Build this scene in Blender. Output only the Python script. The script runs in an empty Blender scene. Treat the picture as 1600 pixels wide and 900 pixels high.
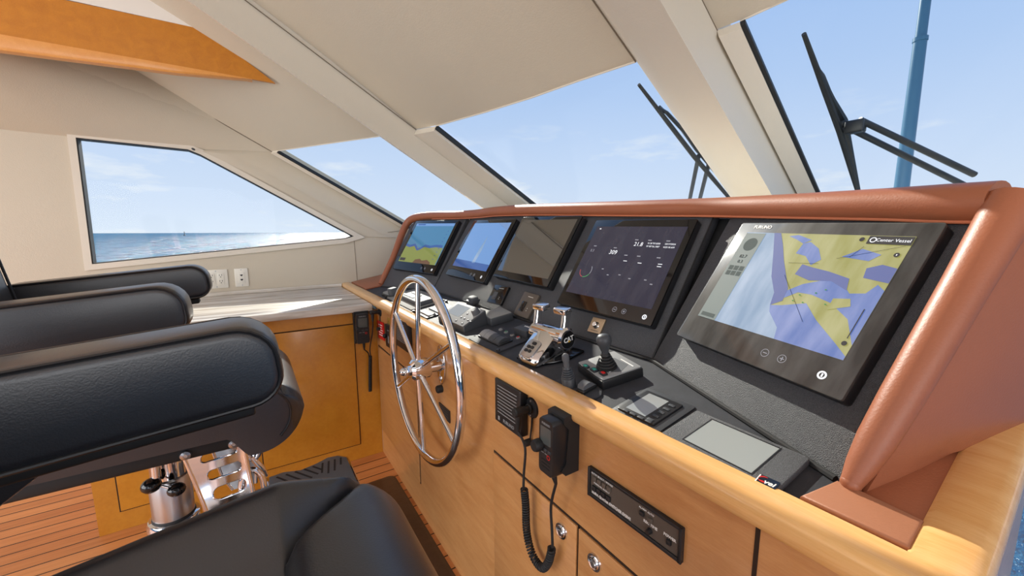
import bpy, bmesh, math, random
from mathutils import Matrix, Vector
from mathutils.geometry import tessellate_polygon
random.seed(7)
sc = bpy.context.scene
COL = sc.collection
R = math.radians

# ------------------------------------------------------------------ camera model (metres, Z up, Y towards the bow)
FPX, YAW, PIT, ROLL, EYE = 619.3, R(33.5), R(8.05), R(-0.126), 1.25
CAM = Vector((0, 0, EYE))
_d = Vector((-math.cos(YAW)*math.cos(PIT), math.sin(YAW)*math.cos(PIT), -math.sin(PIT)))
_r = Vector((math.sin(YAW), math.cos(YAW), 0))
_u = _r.cross(_d)
CR = (_r*math.cos(ROLL) + _u*math.sin(ROLL)); CU = (-_r*math.sin(ROLL) + _u*math.cos(ROLL)); CD = _d

def ray(x, y):
    return CD + CR*((x-800)/FPX) + CU*(-(y-450)/FPX)
def on(x, y, P, N):
    v = ray(x, y); P = Vector(P); N = Vector(N)
    return CAM + v*((P-CAM).dot(N)/v.dot(N))
def atx(x, y, X): return on(x, y, (X, 0, 0), (1, 0, 0))
def aty(x, y, Y): return on(x, y, (0, Y, 0), (0, 1, 0))
def atz(x, y, Z): return on(x, y, (0, 0, Z), (0, 0, 1))

# ------------------------------------------------------------------ materials
def srgb(r, g, b):
    f = lambda c: (c/255/12.92) if c/255 <= .04045 else ((c/255+.055)/1.055)**2.4
    return (f(r), f(g), f(b), 1)
def mat(name, col, rough=.5, metal=0., spec=.5, coat=0., bump=0., bscale=60., emis=None, es=1., ior=None, vary=0., vscale=8., stretch=None, coat_rough=.05):
    m = bpy.data.materials.new(name); m.use_nodes = True
    nt = m.node_tree; b = nt.nodes['Principled BSDF']
    b.inputs['Base Color'].default_value = col
    b.inputs['Roughness'].default_value = rough
    b.inputs['Metallic'].default_value = metal
    b.inputs['Specular IOR Level'].default_value = spec
    b.inputs['Coat Weight'].default_value = coat
    b.inputs['Coat Roughness'].default_value = coat_rough
    if ior: b.inputs['IOR'].default_value = ior
    if emis:
        b.inputs['Emission Color'].default_value = emis
        b.inputs['Emission Strength'].default_value = es
    tc = nt.nodes.new('ShaderNodeTexCoord')
    src = tc.outputs['Object']
    if stretch:
        mp = nt.nodes.new('ShaderNodeMapping'); mp.inputs['Scale'].default_value = stretch
        nt.links.new(src, mp.inputs['Vector']); src = mp.outputs['Vector']
    if vary:
        n = nt.nodes.new('ShaderNodeTexNoise'); n.inputs['Scale'].default_value = vscale; n.inputs['Detail'].default_value = 5
        nt.links.new(src, n.inputs['Vector'])
        mr = nt.nodes.new('ShaderNodeMapRange'); mr.inputs['From Min'].default_value = .3; mr.inputs['From Max'].default_value = .7
        mr.inputs['To Min'].default_value = 1-vary; mr.inputs['To Max'].default_value = 1+vary
        nt.links.new(n.outputs['Fac'], mr.inputs['Value'])
        mx = nt.nodes.new('ShaderNodeVectorMath'); mx.operation = 'SCALE'
        mx.inputs[0].default_value = col[:3]
        nt.links.new(mr.outputs['Result'], mx.inputs['Scale']); nt.links.new(mx.outputs['Vector'], b.inputs['Base Color'])
    if bump:
        n2 = nt.nodes.new('ShaderNodeTexNoise'); n2.inputs['Scale'].default_value = bscale; n2.inputs['Detail'].default_value = 3
        nt.links.new(tc.outputs['Object'], n2.inputs['Vector'])
        bp = nt.nodes.new('ShaderNodeBump'); bp.inputs['Strength'].default_value = bump; bp.inputs['Distance'].default_value = .004
        nt.links.new(n2.outputs['Fac'], bp.inputs['Height']); nt.links.new(bp.outputs['Normal'], b.inputs['Normal'])
    return m
def wood(name, c1, c2, stretch, rough=.28, coat=.5, scale=3.0):
    m = mat(name, c1, rough, coat=coat, coat_rough=.12)
    nt = m.node_tree; b = nt.nodes['Principled BSDF']
    tc = nt.nodes.new('ShaderNodeTexCoord'); mp = nt.nodes.new('ShaderNodeMapping'); mp.inputs['Scale'].default_value = stretch
    nt.links.new(tc.outputs['Object'], mp.inputs['Vector'])
    n = nt.nodes.new('ShaderNodeTexNoise'); n.inputs['Scale'].default_value = scale; n.inputs['Detail'].default_value = 8; n.inputs['Distortion'].default_value = .6
    nt.links.new(mp.outputs['Vector'], n.inputs['Vector'])
    n2 = nt.nodes.new('ShaderNodeTexNoise'); n2.inputs['Scale'].default_value = scale*9; n2.inputs['Detail'].default_value = 3
    nt.links.new(mp.outputs['Vector'], n2.inputs['Vector'])
    ad = nt.nodes.new('ShaderNodeMix'); ad.inputs[0].default_value = .35
    nt.links.new(n.outputs['Fac'], ad.inputs[2]); nt.links.new(n2.outputs['Fac'], ad.inputs[3])
    cr = nt.nodes.new('ShaderNodeValToRGB')
    cr.color_ramp.elements[0].position = .32; cr.color_ramp.elements[0].color = c2
    cr.color_ramp.elements[1].position = .66; cr.color_ramp.elements[1].color = c1
    nt.links.new(ad.outputs[0], cr.inputs['Fac']); nt.links.new(cr.outputs['Color'], b.inputs['Base Color'])
    return m

M = {}
M['cream'] = mat('cream_vinyl', srgb(203, 193, 174), .55, bump=.15, bscale=220, vary=.02, vscale=2)
M['cream2'] = mat('cream_vinyl_trim', srgb(221, 213, 198), .5, bump=.1, bscale=220)
M['white_liner'] = mat('white_ceiling_liner', srgb(240, 236, 228), .6)
M['seam'] = mat('seam_thread', srgb(120, 108, 92), .8)  # dark tone of the seam lines and welts
M['gasket'] = mat('black_gasket', srgb(28, 30, 32), .6)
M['wood_fascia'] = wood('anigre_fascia', srgb(206, 152, 97), srgb(188, 130, 76), (2.2, 2.2, 14))
M['wood_port'] = wood('port_veneer_warm_lit', srgb(200, 136, 42), srgb(184, 118, 30), (14, 2.5, 2.5))  # same wood as the fascia, the different light on it mixed into its colour
M['wood_rim'] = wood('oak_rim', srgb(236, 188, 126), srgb(222, 166, 98), (1.2, 14, 14), .25)
M['wood_valance'] = wood('varnished_valance', srgb(206, 132, 30), srgb(188, 114, 20), (2.2, 9, 9), .4, .25)
M['wood_valance_lip'] = wood('varnished_valance_lip', srgb(232, 164, 88), srgb(222, 150, 72), (2, 9, 9), .4, .25)
M['gap'] = mat('dark_gap', srgb(46, 28, 14), .9)
M['leather_black'] = mat('black_leather', srgb(28, 31, 39), .40, spec=.8, coat=.45, coat_rough=.32, bump=.12, bscale=420)
M['leather_pipe'] = mat('black_piping', srgb(24, 25, 29), .35, spec=.6)
M['leather_brown'] = mat('brown_leather', srgb(156, 92, 62), .45, bump=.10, bscale=300, vary=.06, vscale=5)
M['leather_brown2'] = mat('brown_leather_pad', srgb(168, 112, 82), .52, bump=.10, bscale=300, vary=.05, vscale=6)
M['leather_stitch'] = mat('leather_piping', srgb(196, 116, 82), .5)
M['dash'] = mat('black_dash_laminate', srgb(54, 56, 62), .62, spec=.3, bump=.12, bscale=500, vary=.15, vscale=30)
M['black'] = mat('black_plastic', srgb(30, 31, 34), .38)
M['black_gloss'] = mat('black_glossy_plastic', srgb(16, 17, 20), .12, spec=.6)
M['black_soft'] = mat('black_rubber', srgb(26, 27, 29), .6)
M['tread'] = mat('grey_tread_rubber', srgb(96, 104, 112), .5)
M['grey'] = mat('grey_plastic', srgb(88, 91, 96), .6, spec=.3)
M['greydark'] = mat('charcoal_plastic', srgb(62, 65, 70), .45, bump=.1, bscale=300)
M['lightgrey'] = mat('light_grey_plastic', srgb(140, 142, 144), .6, spec=.3)
M['lightgrey2'] = mat('pale_plate', srgb(140, 141, 138), .65, spec=.25)
M['white'] = mat('white_print', srgb(238, 238, 236), .5)
M['ivory'] = mat('ivory_plastic', srgb(236, 232, 220), .35)
M['chrome'] = mat('polished_chrome', srgb(225, 225, 228), .06, metal=1)
M['steel'] = mat('brushed_steel', srgb(190, 190, 192), .28, metal=1)
M['brassy'] = mat('satin_steel_plate', srgb(190, 172, 146), .35, metal=.8)
M['red'] = mat('red_plastic', srgb(200, 30, 28), .4)
M['orange'] = mat('orange_plastic', srgb(226, 130, 24), .5)
M['teal'] = mat('teal_button', srgb(40, 150, 132), .4)
M['green'] = mat('green_lens', srgb(20, 120, 70), .3)
M['glasskit'] = mat('lcd_grey_glass', srgb(150, 154, 154), .12, spec=.5)
M['lcd'] = mat('flat_lcd_grey', srgb(150, 156, 156), .3)
M['lcd_dark'] = mat('dark_handset_lcd', srgb(84, 90, 90), .12)
M['mat_brown'] = mat('brown_floor_mat', srgb(58, 38, 28), .4, coat=.3, bump=.5, bscale=26, vary=.18, vscale=18)
M['pole'] = mat('blue_grey_antenna', srgb(66, 112, 140), .35)
M['anodised'] = mat('taupe_panel_face', srgb(92, 84, 76), .45)

# panel finish: sparkly black crackle paint
def crackle(name):
    m = mat(name, srgb(64, 65, 70), .5, spec=.6)
    nt = m.node_tree; b = nt.nodes['Principled BSDF']
    tc = nt.nodes.new('ShaderNodeTexCoord')
    v = nt.nodes.new('ShaderNodeTexVoronoi'); v.inputs['Scale'].default_value = 900
    nt.links.new(tc.outputs['Object'], v.inputs['Vector'])
    bp = nt.nodes.new('ShaderNodeBump'); bp.inputs['Strength'].default_value = .7; bp.inputs['Distance'].default_value = .0016
    nt.links.new(v.outputs['Distance'], bp.inputs['Height']); nt.links.new(bp.outputs['Normal'], b.inputs['Normal'])
    cr = nt.nodes.new('ShaderNodeValToRGB')
    cr.color_ramp.elements[0].position = .1; cr.color_ramp.elements[0].color = srgb(54, 56, 61)
    cr.color_ramp.elements[1].position = .95; cr.color_ramp.elements[1].color = srgb(84, 86, 91)
    nt.links.new(v.outputs['Color'], cr.inputs['Fac']); nt.links.new(cr.outputs['Color'], b.inputs['Base Color'])
    return m
M['crackle'] = crackle('black_crackle_paint')

def marble():
    m = mat('grey_white_stone_laminate', srgb(222, 216, 206), .25)
    nt = m.node_tree; b = nt.nodes['Principled BSDF']
    tc = nt.nodes.new('ShaderNodeTexCoord'); mp = nt.nodes.new('ShaderNodeMapping'); mp.inputs['Scale'].default_value = (9, .8, 9); mp.inputs['Rotation'].default_value = (0, 0, .06)
    nt.links.new(tc.outputs['Object'], mp.inputs['Vector'])
    n = nt.nodes.new('ShaderNodeTexNoise'); n.inputs['Scale'].default_value = 2.4; n.inputs['Detail'].default_value = 9; n.inputs['Distortion'].default_value = .9
    nt.links.new(mp.outputs['Vector'], n.inputs['Vector'])
    cr = nt.nodes.new('ShaderNodeValToRGB')
    e = cr.color_ramp.elements; e[0].position = .28; e[0].color = srgb(140, 130, 118); e[1].position = .62; e[1].color = srgb(232, 228, 220)
    k = e.new(.42); k.color = srgb(196, 187, 174)
    nt.links.new(n.outputs['Fac'], cr.inputs['Fac']); nt.links.new(cr.outputs['Color'], b.inputs['Base Color'])
    return m
M['marble'] = marble()

def teak():
    m = mat('teak_and_dark_caulk', srgb(200, 128, 72), .42)
    nt = m.node_tree; b = nt.nodes['Principled BSDF']
    tc = nt.nodes.new('ShaderNodeTexCoord')
    sp = nt.nodes.new('ShaderNodeSeparateXYZ'); nt.links.new(tc.outputs['Object'], sp.inputs[0])
    def mth(op, a, v2=None):
        n = nt.nodes.new('ShaderNodeMath'); n.operation = op
        nt.links.new(a, n.inputs[0])
        if v2 is not None: n.inputs[1].default_value = v2
        return n.outputs[0]
    W = .0685
    sx = mth('DIVIDE', mth('ADD', sp.outputs['X'], 20.0), W)
    fr = mth('FRACT', sx); fl = mth('FLOOR', sx)
    line = mth('LESS_THAN', fr, .085)
    mp = nt.nodes.new('ShaderNodeMapping'); mp.inputs['Scale'].default_value = (26, 1.6, 4)
    nt.links.new(tc.outputs['Object'], mp.inputs['Vector'])
    n = nt.nodes.new('ShaderNodeTexNoise'); n.inputs['Scale'].default_value = 2.5; n.inputs['Detail'].default_value = 6
    nt.links.new(mp.outputs['Vector'], n.inputs['Vector'])
    wn = nt.nodes.new('ShaderNodeTexWhiteNoise'); wn.noise_dimensions = '1D'; nt.links.new(fl, wn.inputs['W'])
    mxf = nt.nodes.new('ShaderNodeMix'); mxf.inputs[0].default_value = .4
    nt.links.new(n.outputs['Fac'], mxf.inputs[2]); nt.links.new(wn.outputs['Value'], mxf.inputs[3])
    cr = nt.nodes.new('ShaderNodeValToRGB'); e = cr.color_ramp.elements
    e[0].position = .2; e[0].color = srgb(178, 108, 56); e[1].position = .8; e[1].color = srgb(222, 152, 92)
    nt.links.new(mxf.outputs[0], cr.inputs['Fac'])
    mx = nt.nodes.new('ShaderNodeMix'); mx.data_type = 'RGBA'
    nt.links.new(line, mx.inputs[0]); nt.links.new(cr.outputs['Color'], mx.inputs[6]); mx.inputs[7].default_value = srgb(44, 26, 16)
    nt.links.new(mx.outputs[2], b.inputs['Base Color'])
    return m
M['teak'] = teak()

def pane():
    m = bpy.data.materials.new('clear_window_glass'); m.use_nodes = True
    nt = m.node_tree; nt.nodes.clear()
    o = nt.nodes.new('ShaderNodeOutputMaterial'); t = nt.nodes.new('ShaderNodeBsdfTransparent'); g = nt.nodes.new('ShaderNodeBsdfGlossy')
    t.inputs['Color'].default_value = (.97, .985, .98, 1); g.inputs['Roughness'].default_value = 0.0
    lw = nt.nodes.new('ShaderNodeLayerWeight'); lw.inputs['Blend'].default_value = .5
    pw = nt.nodes.new('ShaderNodeMath'); pw.operation = 'POWER'; pw.inputs[1].default_value = 4; nt.links.new(lw.outputs['Facing'], pw.inputs[0])
    f = nt.nodes.new('ShaderNodeMapRange'); f.inputs['To Min'].default_value = .004; f.inputs['To Max'].default_value = .10; nt.links.new(pw.outputs[0], f.inputs['Value'])
    mx = nt.nodes.new('ShaderNodeMixShader')
    nt.links.new(f.outputs['Result'], mx.inputs[0]); nt.links.new(t.outputs[0], mx.inputs[1]); nt.links.new(g.outputs[0], mx.inputs[2])
    nt.links.new(mx.outputs[0], o.inputs['Surface'])
    return m
M['glass'] = pane()

def sea():
    m = bpy.data.materials.new('sunlit_sea_water'); m.use_nodes = True
    nt = m.node_tree; nt.nodes.clear()
    o = nt.nodes.new('ShaderNodeOutputMaterial'); d = nt.nodes.new('ShaderNodeBsdfDiffuse'); g = nt.nodes.new('ShaderNodeBsdfGlossy'); mx = nt.nodes.new('ShaderNodeMixShader')
    mx.inputs[0].default_value = .24; g.inputs['Roughness'].default_value = .22
    tc = nt.nodes.new('ShaderNodeTexCoord')
    n = nt.nodes.new('ShaderNodeTexNoise'); n.inputs['Scale'].default_value = .32; n.inputs['Detail'].default_value = 7; n.inputs['Roughness'].default_value = .6
    nt.links.new(tc.outputs['Object'], n.inputs['Vector'])
    bp = nt.nodes.new('ShaderNodeBump'); bp.inputs['Strength'].default_value = 1; bp.inputs['Distance'].default_value = 1.6
    nt.links.new(n.outputs['Fac'], bp.inputs['Height']); nt.links.new(bp.outputs['Normal'], g.inputs['Normal']); nt.links.new(bp.outputs['Normal'], d.inputs['Normal'])
    n3 = nt.nodes.new('ShaderNodeTexNoise'); n3.inputs['Scale'].default_value = .11; n3.inputs['Detail'].default_value = 9; n3.inputs['Roughness'].default_value = .7
    nt.links.new(tc.outputs['Object'], n3.inputs['Vector'])
    cr = nt.nodes.new('ShaderNodeValToRGB'); e = cr.color_ramp.elements
    e[0].position = .36; e[0].color = srgb(4, 66, 100); e[1].position = .66; e[1].color = srgb(26, 116, 146)
    nt.links.new(n3.outputs['Fac'], cr.inputs['Fac']); nt.links.new(cr.outputs['Color'], d.inputs['Color'])
    nt.links.new(d.outputs[0], mx.inputs[1]); nt.links.new(g.outputs[0], mx.inputs[2]); nt.links.new(mx.outputs[0], o.inputs['Surface'])
    return m
M['sea'] = sea()

def screen_mat(name, col, es, dust=.06, rough=.06, ior=1.5, vary=0, haze=0.):
    # a lit display behind slightly dusty cover glass
    m = mat(name, (dust, dust, dust*1.02, 1), rough, spec=.5, ior=ior, emis=col, es=es, coat=haze, coat_rough=.55)
    if vary:
        nt = m.node_tree; b = nt.nodes['Principled BSDF']
        tc = nt.nodes.new('ShaderNodeTexCoord'); mp = nt.nodes.new('ShaderNodeMapping'); mp.inputs['Scale'].default_value = (9, 2.5, 1)
        n = nt.nodes.new('ShaderNodeTexNoise'); n.inputs['Scale'].default_value = 3; n.inputs['Detail'].default_value = 7
        nt.links.new(tc.outputs['Object'], mp.inputs['Vector']); nt.links.new(mp.outputs['Vector'], n.inputs['Vector'])
        cr = nt.nodes.new('ShaderNodeValToRGB'); e = cr.color_ramp.elements
        e[0].position = .35; e[0].color = (dust*.35,)*3+(1,); e[1].position = .7; e[1].color = (dust*1.7,)*3+(1,)
        nt.links.new(n.outputs['Fac'], cr.inputs['Fac']); nt.links.new(cr.outputs['Color'], b.inputs['Base Color'])
    return m

# ------------------------------------------------------------------ mesh builder
class MB:
    def __init__(self): self.bm = bmesh.new()
    def _merge(self, b2, mi=0, T=None):
        vm = {}
        for v in b2.verts: vm[v] = self.bm.verts.new((T @ v.co) if T is not None else v.co)
        for f in b2.faces:
            try:
                nf = self.bm.faces.new([vm[v] for v in f.verts]); nf.material_index = mi; nf.smooth = True
            except ValueError: pass
        b2.free(); return self
    def box(self, c, s, bev=0., T=None, mi=0, seg=3):
        b2 = bmesh.new(); bmesh.ops.create_cube(b2, size=1)
        for v in b2.verts: v.co = Vector((v.co.x*s[0]+c[0], v.co.y*s[1]+c[1], v.co.z*s[2]+c[2]))
        if bev > 0: bmesh.ops.bevel(b2, geom=b2.edges[:], offset=min(bev, min(s)*.49), segments=seg, profile=.5, affect='EDGES')
        return self._merge(b2, mi, T)
    def bx(self, x0, x1, y0, y1, z0, z1, bev=0., T=None, mi=0, seg=3):
        return self.box(((x0+x1)/2, (y0+y1)/2, (z0+z1)/2), (abs(x1-x0), abs(y1-y0), abs(z1-z0)), bev, T, mi, seg)
    def prism(self, pts, z0, z1, T=None, mi=0, bev=0., seg=2):
        b2 = bmesh.new()
        a = [b2.verts.new((p[0], p[1], z0)) for p in pts]; b = [b2.verts.new((p[0], p[1], z1)) for p in pts]
        n = len(pts)
        b2.faces.new(a[::-1]); b2.faces.new(b)
        for i in range(n): b2.faces.new((a[i], a[(i+1) % n], b[(i+1) % n], b[i]))
        bmesh.ops.recalc_face_normals(b2, faces=b2.faces[:])
        if bev > 0:
            ed = [e for e in b2.edges if abs(e.verts[0].co.z-e.verts[1].co.z) < 1e-7]
            bmesh.ops.bevel(b2, geom=ed, offset=bev, segments=seg, profile=.5, affect='EDGES')
        return self._merge(b2, mi, T)
    def tube(self, path, r, n=12, closed=False, T=None, mi=0, cap=True):
        P = [Vector(p) for p in path]; k = len(P)
        rs = [r]*k if not hasattr(r, '__len__') else list(r)
        b2 = bmesh.new(); rings = []
        up = None
        for i in range(k):
            if closed: t = (P[(i+1) % k]-P[i-1]).normalized()
            else: t = (P[min(i+1, k-1)]-P[max(i-1, 0)]).normalized()
            if up is None:
                up = t.orthogonal().normalized()
            up = (up - t*up.dot(t))
            up = up.normalized() if up.length > 1e-6 else t.orthogonal().normalized()
            s = t.cross(up)
            rings.append([b2.verts.new(P[i] + (up*math.cos(2*math.pi*j/n) + s*math.sin(2*math.pi*j/n))*rs[i]) for j in range(n)])
        m = k if closed else k-1
        for i in range(m):
            A, B = rings[i], rings[(i+1) % k]
            off = 0
            if closed and i == k-1:
                off = min(range(n), key=lambda o: (A[0].co-B[o].co).length)
            for j in range(n): b2.faces.new((A[j], A[(j+1) % n], B[(j+1+off) % n], B[(j+off) % n]))
        if cap and not closed:
            b2.faces.new(rings[0][::-1]); b2.faces.new(rings[-1])
        bmesh.ops.recalc_face_normals(b2, faces=b2.faces[:])
        return self._merge(b2, mi, T)
    def cyl(self, p0, p1, r0, r1=None, n=20, T=None, mi=0):
        return self.tube([p0, p1], [r0, r0 if r1 is None else r1], n, T=T, mi=mi)
    def lathe(self, prof, n=28, T=None, mi=0):
        b2 = bmesh.new(); rings = []
        for r_, z in prof:
            if r_ < 1e-6: rings.append([b2.verts.new((0, 0, z))])
            else: rings.append([b2.verts.new((r_*math.cos(2*math.pi*j/n), r_*math.sin(2*math.pi*j/n), z)) for j in range(n)])
        for A, B in zip(rings, rings[1:]):
            for j in range(n):
                a, b_ = A[j % len(A)], A[(j+1) % len(A)]; c, d = B[(j+1) % len(B)], B[j % len(B)]
                vs = []
                for v in (a, b_, c, d):
                    if v not in vs: vs.append(v)
                if len(vs) > 2: b2.faces.new(vs)
        bmesh.ops.recalc_face_normals(b2, faces=b2.faces[:])
        return self._merge(b2, mi, T)
    def ball(self, c, r, T=None, mi=0, s=(1, 1, 1), n=16):
        b2 = bmesh.new(); bmesh.ops.create_uvsphere(b2, u_segments=n, v_segments=max(6, n//2), radius=r)
        for v in b2.verts: v.co = Vector((v.co.x*s[0]+c[0], v.co.y*s[1]+c[1], v.co.z*s[2]+c[2]))
        return self._merge(b2, mi, T)
    def loft(self, loops, T=None, mi=0, cap=True, closed=True):
        b2 = bmesh.new(); L = [[b2.verts.new(p) for p in lp] for lp in loops]; n = len(L[0])
        for A, B in zip(L, L[1:]):
            for j in range(n if closed else n-1): b2.faces.new((A[j], A[(j+1) % n], B[(j+1) % n], B[j]))
        if cap and closed: b2.faces.new(L[0][::-1]); b2.faces.new(L[-1])
        bmesh.ops.recalc_face_normals(b2, faces=b2.faces[:])
        return self._merge(b2, mi, T)
    def poly(self, pts, mi=0, T=None, double=0.):
        b2 = bmesh.new(); b2.faces.new([b2.verts.new(p) for p in pts])
        return self._merge(b2, mi, T)
    def slab(self, pts, th, mi=0):
        # solid panel: polygon in space given thickness th along its normal
        P = [Vector(p) for p in pts]
        n = Vector((0, 0, 0))
        for i in range(len(P)): n += P[i].cross(P[(i+1) % len(P)])
        n.normalize(); b2 = bmesh.new()
        a = [b2.verts.new(p) for p in P]; b = [b2.verts.new(p+n*th) for p in P]; k = len(P)
        tris = tessellate_polygon([P])
        for t in tris: b2.faces.new([a[i] for i in t]); b2.faces.new([b[i] for i in t][::-1])
        for i in range(k): b2.faces.new((a[i], a[(i+1) % k], b[(i+1) % k], b[i]))
        bmesh.ops.recalc_face_normals(b2, faces=b2.faces[:])
        return self._merge(b2, mi)
    def holed(self, outer, holes, z0, z1, T=None, mi=0):
        b2 = bmesh.new()
        for z in (z0, z1):
            tri = tessellate_polygon([[Vector((p[0], p[1], 0)) for p in lp] for lp in [outer]+holes])
            flat = [p for lp in [outer]+holes for p in lp]
            vs = [b2.verts.new((p[0], p[1], z)) for p in flat]
            for t in tri:
                try: b2.faces.new([vs[i] for i in t])
                except ValueError: pass
            if z == z0: v0 = vs
        k = 0
        for lp in [outer]+holes:
            n = len(lp)
            for i in range(n): b2.faces.new((v0[k+i], v0[k+(i+1) % n], vs[k+(i+1) % n], vs[k+i]))
            k += n
        bmesh.ops.recalc_face_normals(b2, faces=b2.faces[:])
        return self._merge(b2, mi, T)
    def text(self, s, size, T, mi=0, ext=.0004, align='CENTER', shear=0., bold=0.):
        cu = bpy.data.curves.new('lettering', 'FONT'); cu.body = s; cu.size = size; cu.extrude = ext; cu.align_x = align; cu.align_y = 'CENTER'; cu.shear = shear; cu.offset = bold; cu.resolution_u = 2
        ob = bpy.data.objects.new('lettering', cu); COL.objects.link(ob)
        dg = bpy.context.evaluated_depsgraph_get(); me = bpy.data.meshes.new_from_object(ob.evaluated_get(dg))
        b2 = bmesh.new(); b2.from_mesh(me)
        bpy.data.objects.remove(ob); bpy.data.curves.remove(cu); bpy.data.meshes.remove(me)
        return self._merge(b2, mi, T)
    def build(self, name, mats, parent=None, auto=38):
        me = bpy.data.meshes.new(name); self.bm.to_mesh(me); self.bm.free()
        if not isinstance(mats, (list, tuple)): mats = [mats]
        for m in mats: me.materials.append(M[m] if isinstance(m, str) else m)
        me.set_sharp_from_angle(angle=R(auto))
        o = bpy.data.objects.new(name, me); COL.objects.link(o)
        if parent is not None: o.parent = parent
        return o

def tag(o, label, cat, group=None, kind=None):
    if label: o['label'] = label
    if cat: o['category'] = cat
    if group: o['group'] = group
    if kind: o['kind'] = kind
    return o
def thing(name, label, cat, T=None, group=None):
    o = bpy.data.objects.new(name, None); COL.objects.link(o); o.empty_display_size = .05
    if T is not None: o.matrix_world = T
    return tag(o, label, cat, group)
def struct(mb, name, mats, label=None):
    o = mb.build(name, mats); o['kind'] = 'structure'
    if label: o['label'] = label; o['category'] = 'structure'
    return o
def frame(o, ex, ey, ez):
    T = Matrix.Identity(4)
    for i, a in enumerate((ex, ey, ez)):
        a = Vector(a).normalized()
        for j in range(3): T[j][i] = a[j]
    for j in range(3): T[j][3] = o[j]
    return T
def Tr(x, y, z): return Matrix.Translation((x, y, z))
def Rz(a): return Matrix.Rotation(a, 4, 'Z')
def Rx(a): return Matrix.Rotation(a, 4, 'X')
def Ry(a): return Matrix.Rotation(a, 4, 'Y')
def quad(P4, F, off=0.):
    # four pixels (far-left, far-right, near-right, near-left) of a rectangle lying on plane F (raised by off) -> its own frame, width, height
    ez = F.to_3x3() @ Vector((0, 0, 1)); o = F.translation + ez*off
    p = [on(x, y, o, ez) for x, y in P4]
    c = (p[0]+p[1]+p[2]+p[3])/4
    ex = ((p[1]-p[0])+(p[2]-p[3]))/2; ey = ((p[0]-p[3])+(p[1]-p[2]))/2
    w, h = ex.length, ey.length
    ex.normalize(); ey = (ey - ex*ey.dot(ex)).normalized()
    return frame(c - ez*off, ex, ey, ez), w, h
def spot(px, py, F, off=0., rot=0.):
    ez = F.to_3x3() @ Vector((0, 0, 1)); o = F.translation + ez*off
    p = on(px, py, o, ez) - ez*off
    T = F.copy(); T.translation = p
    return T @ Rz(rot)
def local(T, px, py, off=0.):
    ez = T.to_3x3() @ Vector((0, 0, 1)); p = on(px, py, T.translation + ez*off, ez)
    q = T.inverted() @ p
    return q.x, q.y
def rrect(w, h, r, n=5, cx=0, cy=0):
    pts = []
    for sx, sy, a0 in ((1, -1, -90), (1, 1, 0), (-1, 1, 90), (-1, -1, 180)):
        for i in range(n+1):
            a = R(a0+90*i/n); pts.append((cx+sx*(w/2-r)+r*math.cos(a), cy+sy*(h/2-r)+r*math.sin(a)))
    return pts
def circ(r, n=24, cx=0, cy=0): return [(cx+r*math.cos(2*math.pi*i/n), cy+r*math.sin(2*math.pi*i/n)) for i in range(n)]
# ================================================================== room shell
XW = -2.997                       # port wall
XC = -2.155                       # counter front edge
XF = -2.185                       # port cabinet face
FY = .555                         # console fascia plane
ZD = .886                         # dash surface
DD = Vector((-.118, 1.813, -1.))  # how the raked windscreen runs: forward and down, per metre of drop

mb = MB(); mb.bx(-3.1, 2.4, -3.2, .56, -.06, 0)
floor = struct(mb, 'floor', 'teak')

# --- port wall with the side window cut out (local: y, z)
TW = frame(Vector((XW, 0, 0)), (0, 1, 0), (0, 0, 1), (1, 0, 0))
win = [(-.70, 1.085), (.575, 1.205), (.632, 1.222), (-.19, 1.700), (-.245, 1.722), (-.69, 1.732)]
p_out = [(-3.2, 0), (1.75, 0), (1.75, .80), (1.05, 1.245), (.72, 1.25), (-.17, 1.765), (-.25, 1.79), (-3.2, 1.79)]
mb = MB(); mb.holed(p_out, [win], -.05, 0, T=TW)
struct(mb, 'wall_port', 'cream')
# window trim: cream surround and black gasket
def ring(mb, loop, w, d0, d1, T, mi=0):
    n = len(loop); c = Vector((sum(p[0] for p in loop)/n, sum(p[1] for p in loop)/n))
    P = [Vector(p) for p in loop]; out = []
    for i in range(n):
        a, b, e = P[i-1], P[i], P[(i+1) % n]
        n1 = Vector(((b-a).y, -(b-a).x)).normalized(); n2 = Vector(((e-b).y, -(e-b).x)).normalized()
        m = (n1+n2); m = m/ max(.3, m.dot(n1)) if m.length > 1e-6 else n1
        out.append(b + m*w)
    mb.holed([tuple(p) for p in out], [loop], d0, d1, T=T, mi=mi) if w > 0 else mb.holed(loop, [[tuple(p) for p in out]], d0, d1, T=T, mi=mi)
mb = MB(); ring(mb, win, .030, -.004, .012, TW)
ring(mb, win, -.005, -.05, .006, TW, 1)
struct(mb, 'trim_1', ['cream2', 'gasket'])
mb = MB(); mb.prism(win, -.040, -.034, T=TW)
struct(mb, 'window_1', 'glass')
# seam lines on the wall
mb = MB()
mb.tube([(XW+.001, .64, .86), (XW+.001, .632, 1.215)], .0016, 6); mb.tube([(XW+.001, .632, 1.218), (XW-.0, .98, 1.262)], .0016, 6)
struct(mb, 'trim_2', 'seam')

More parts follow.
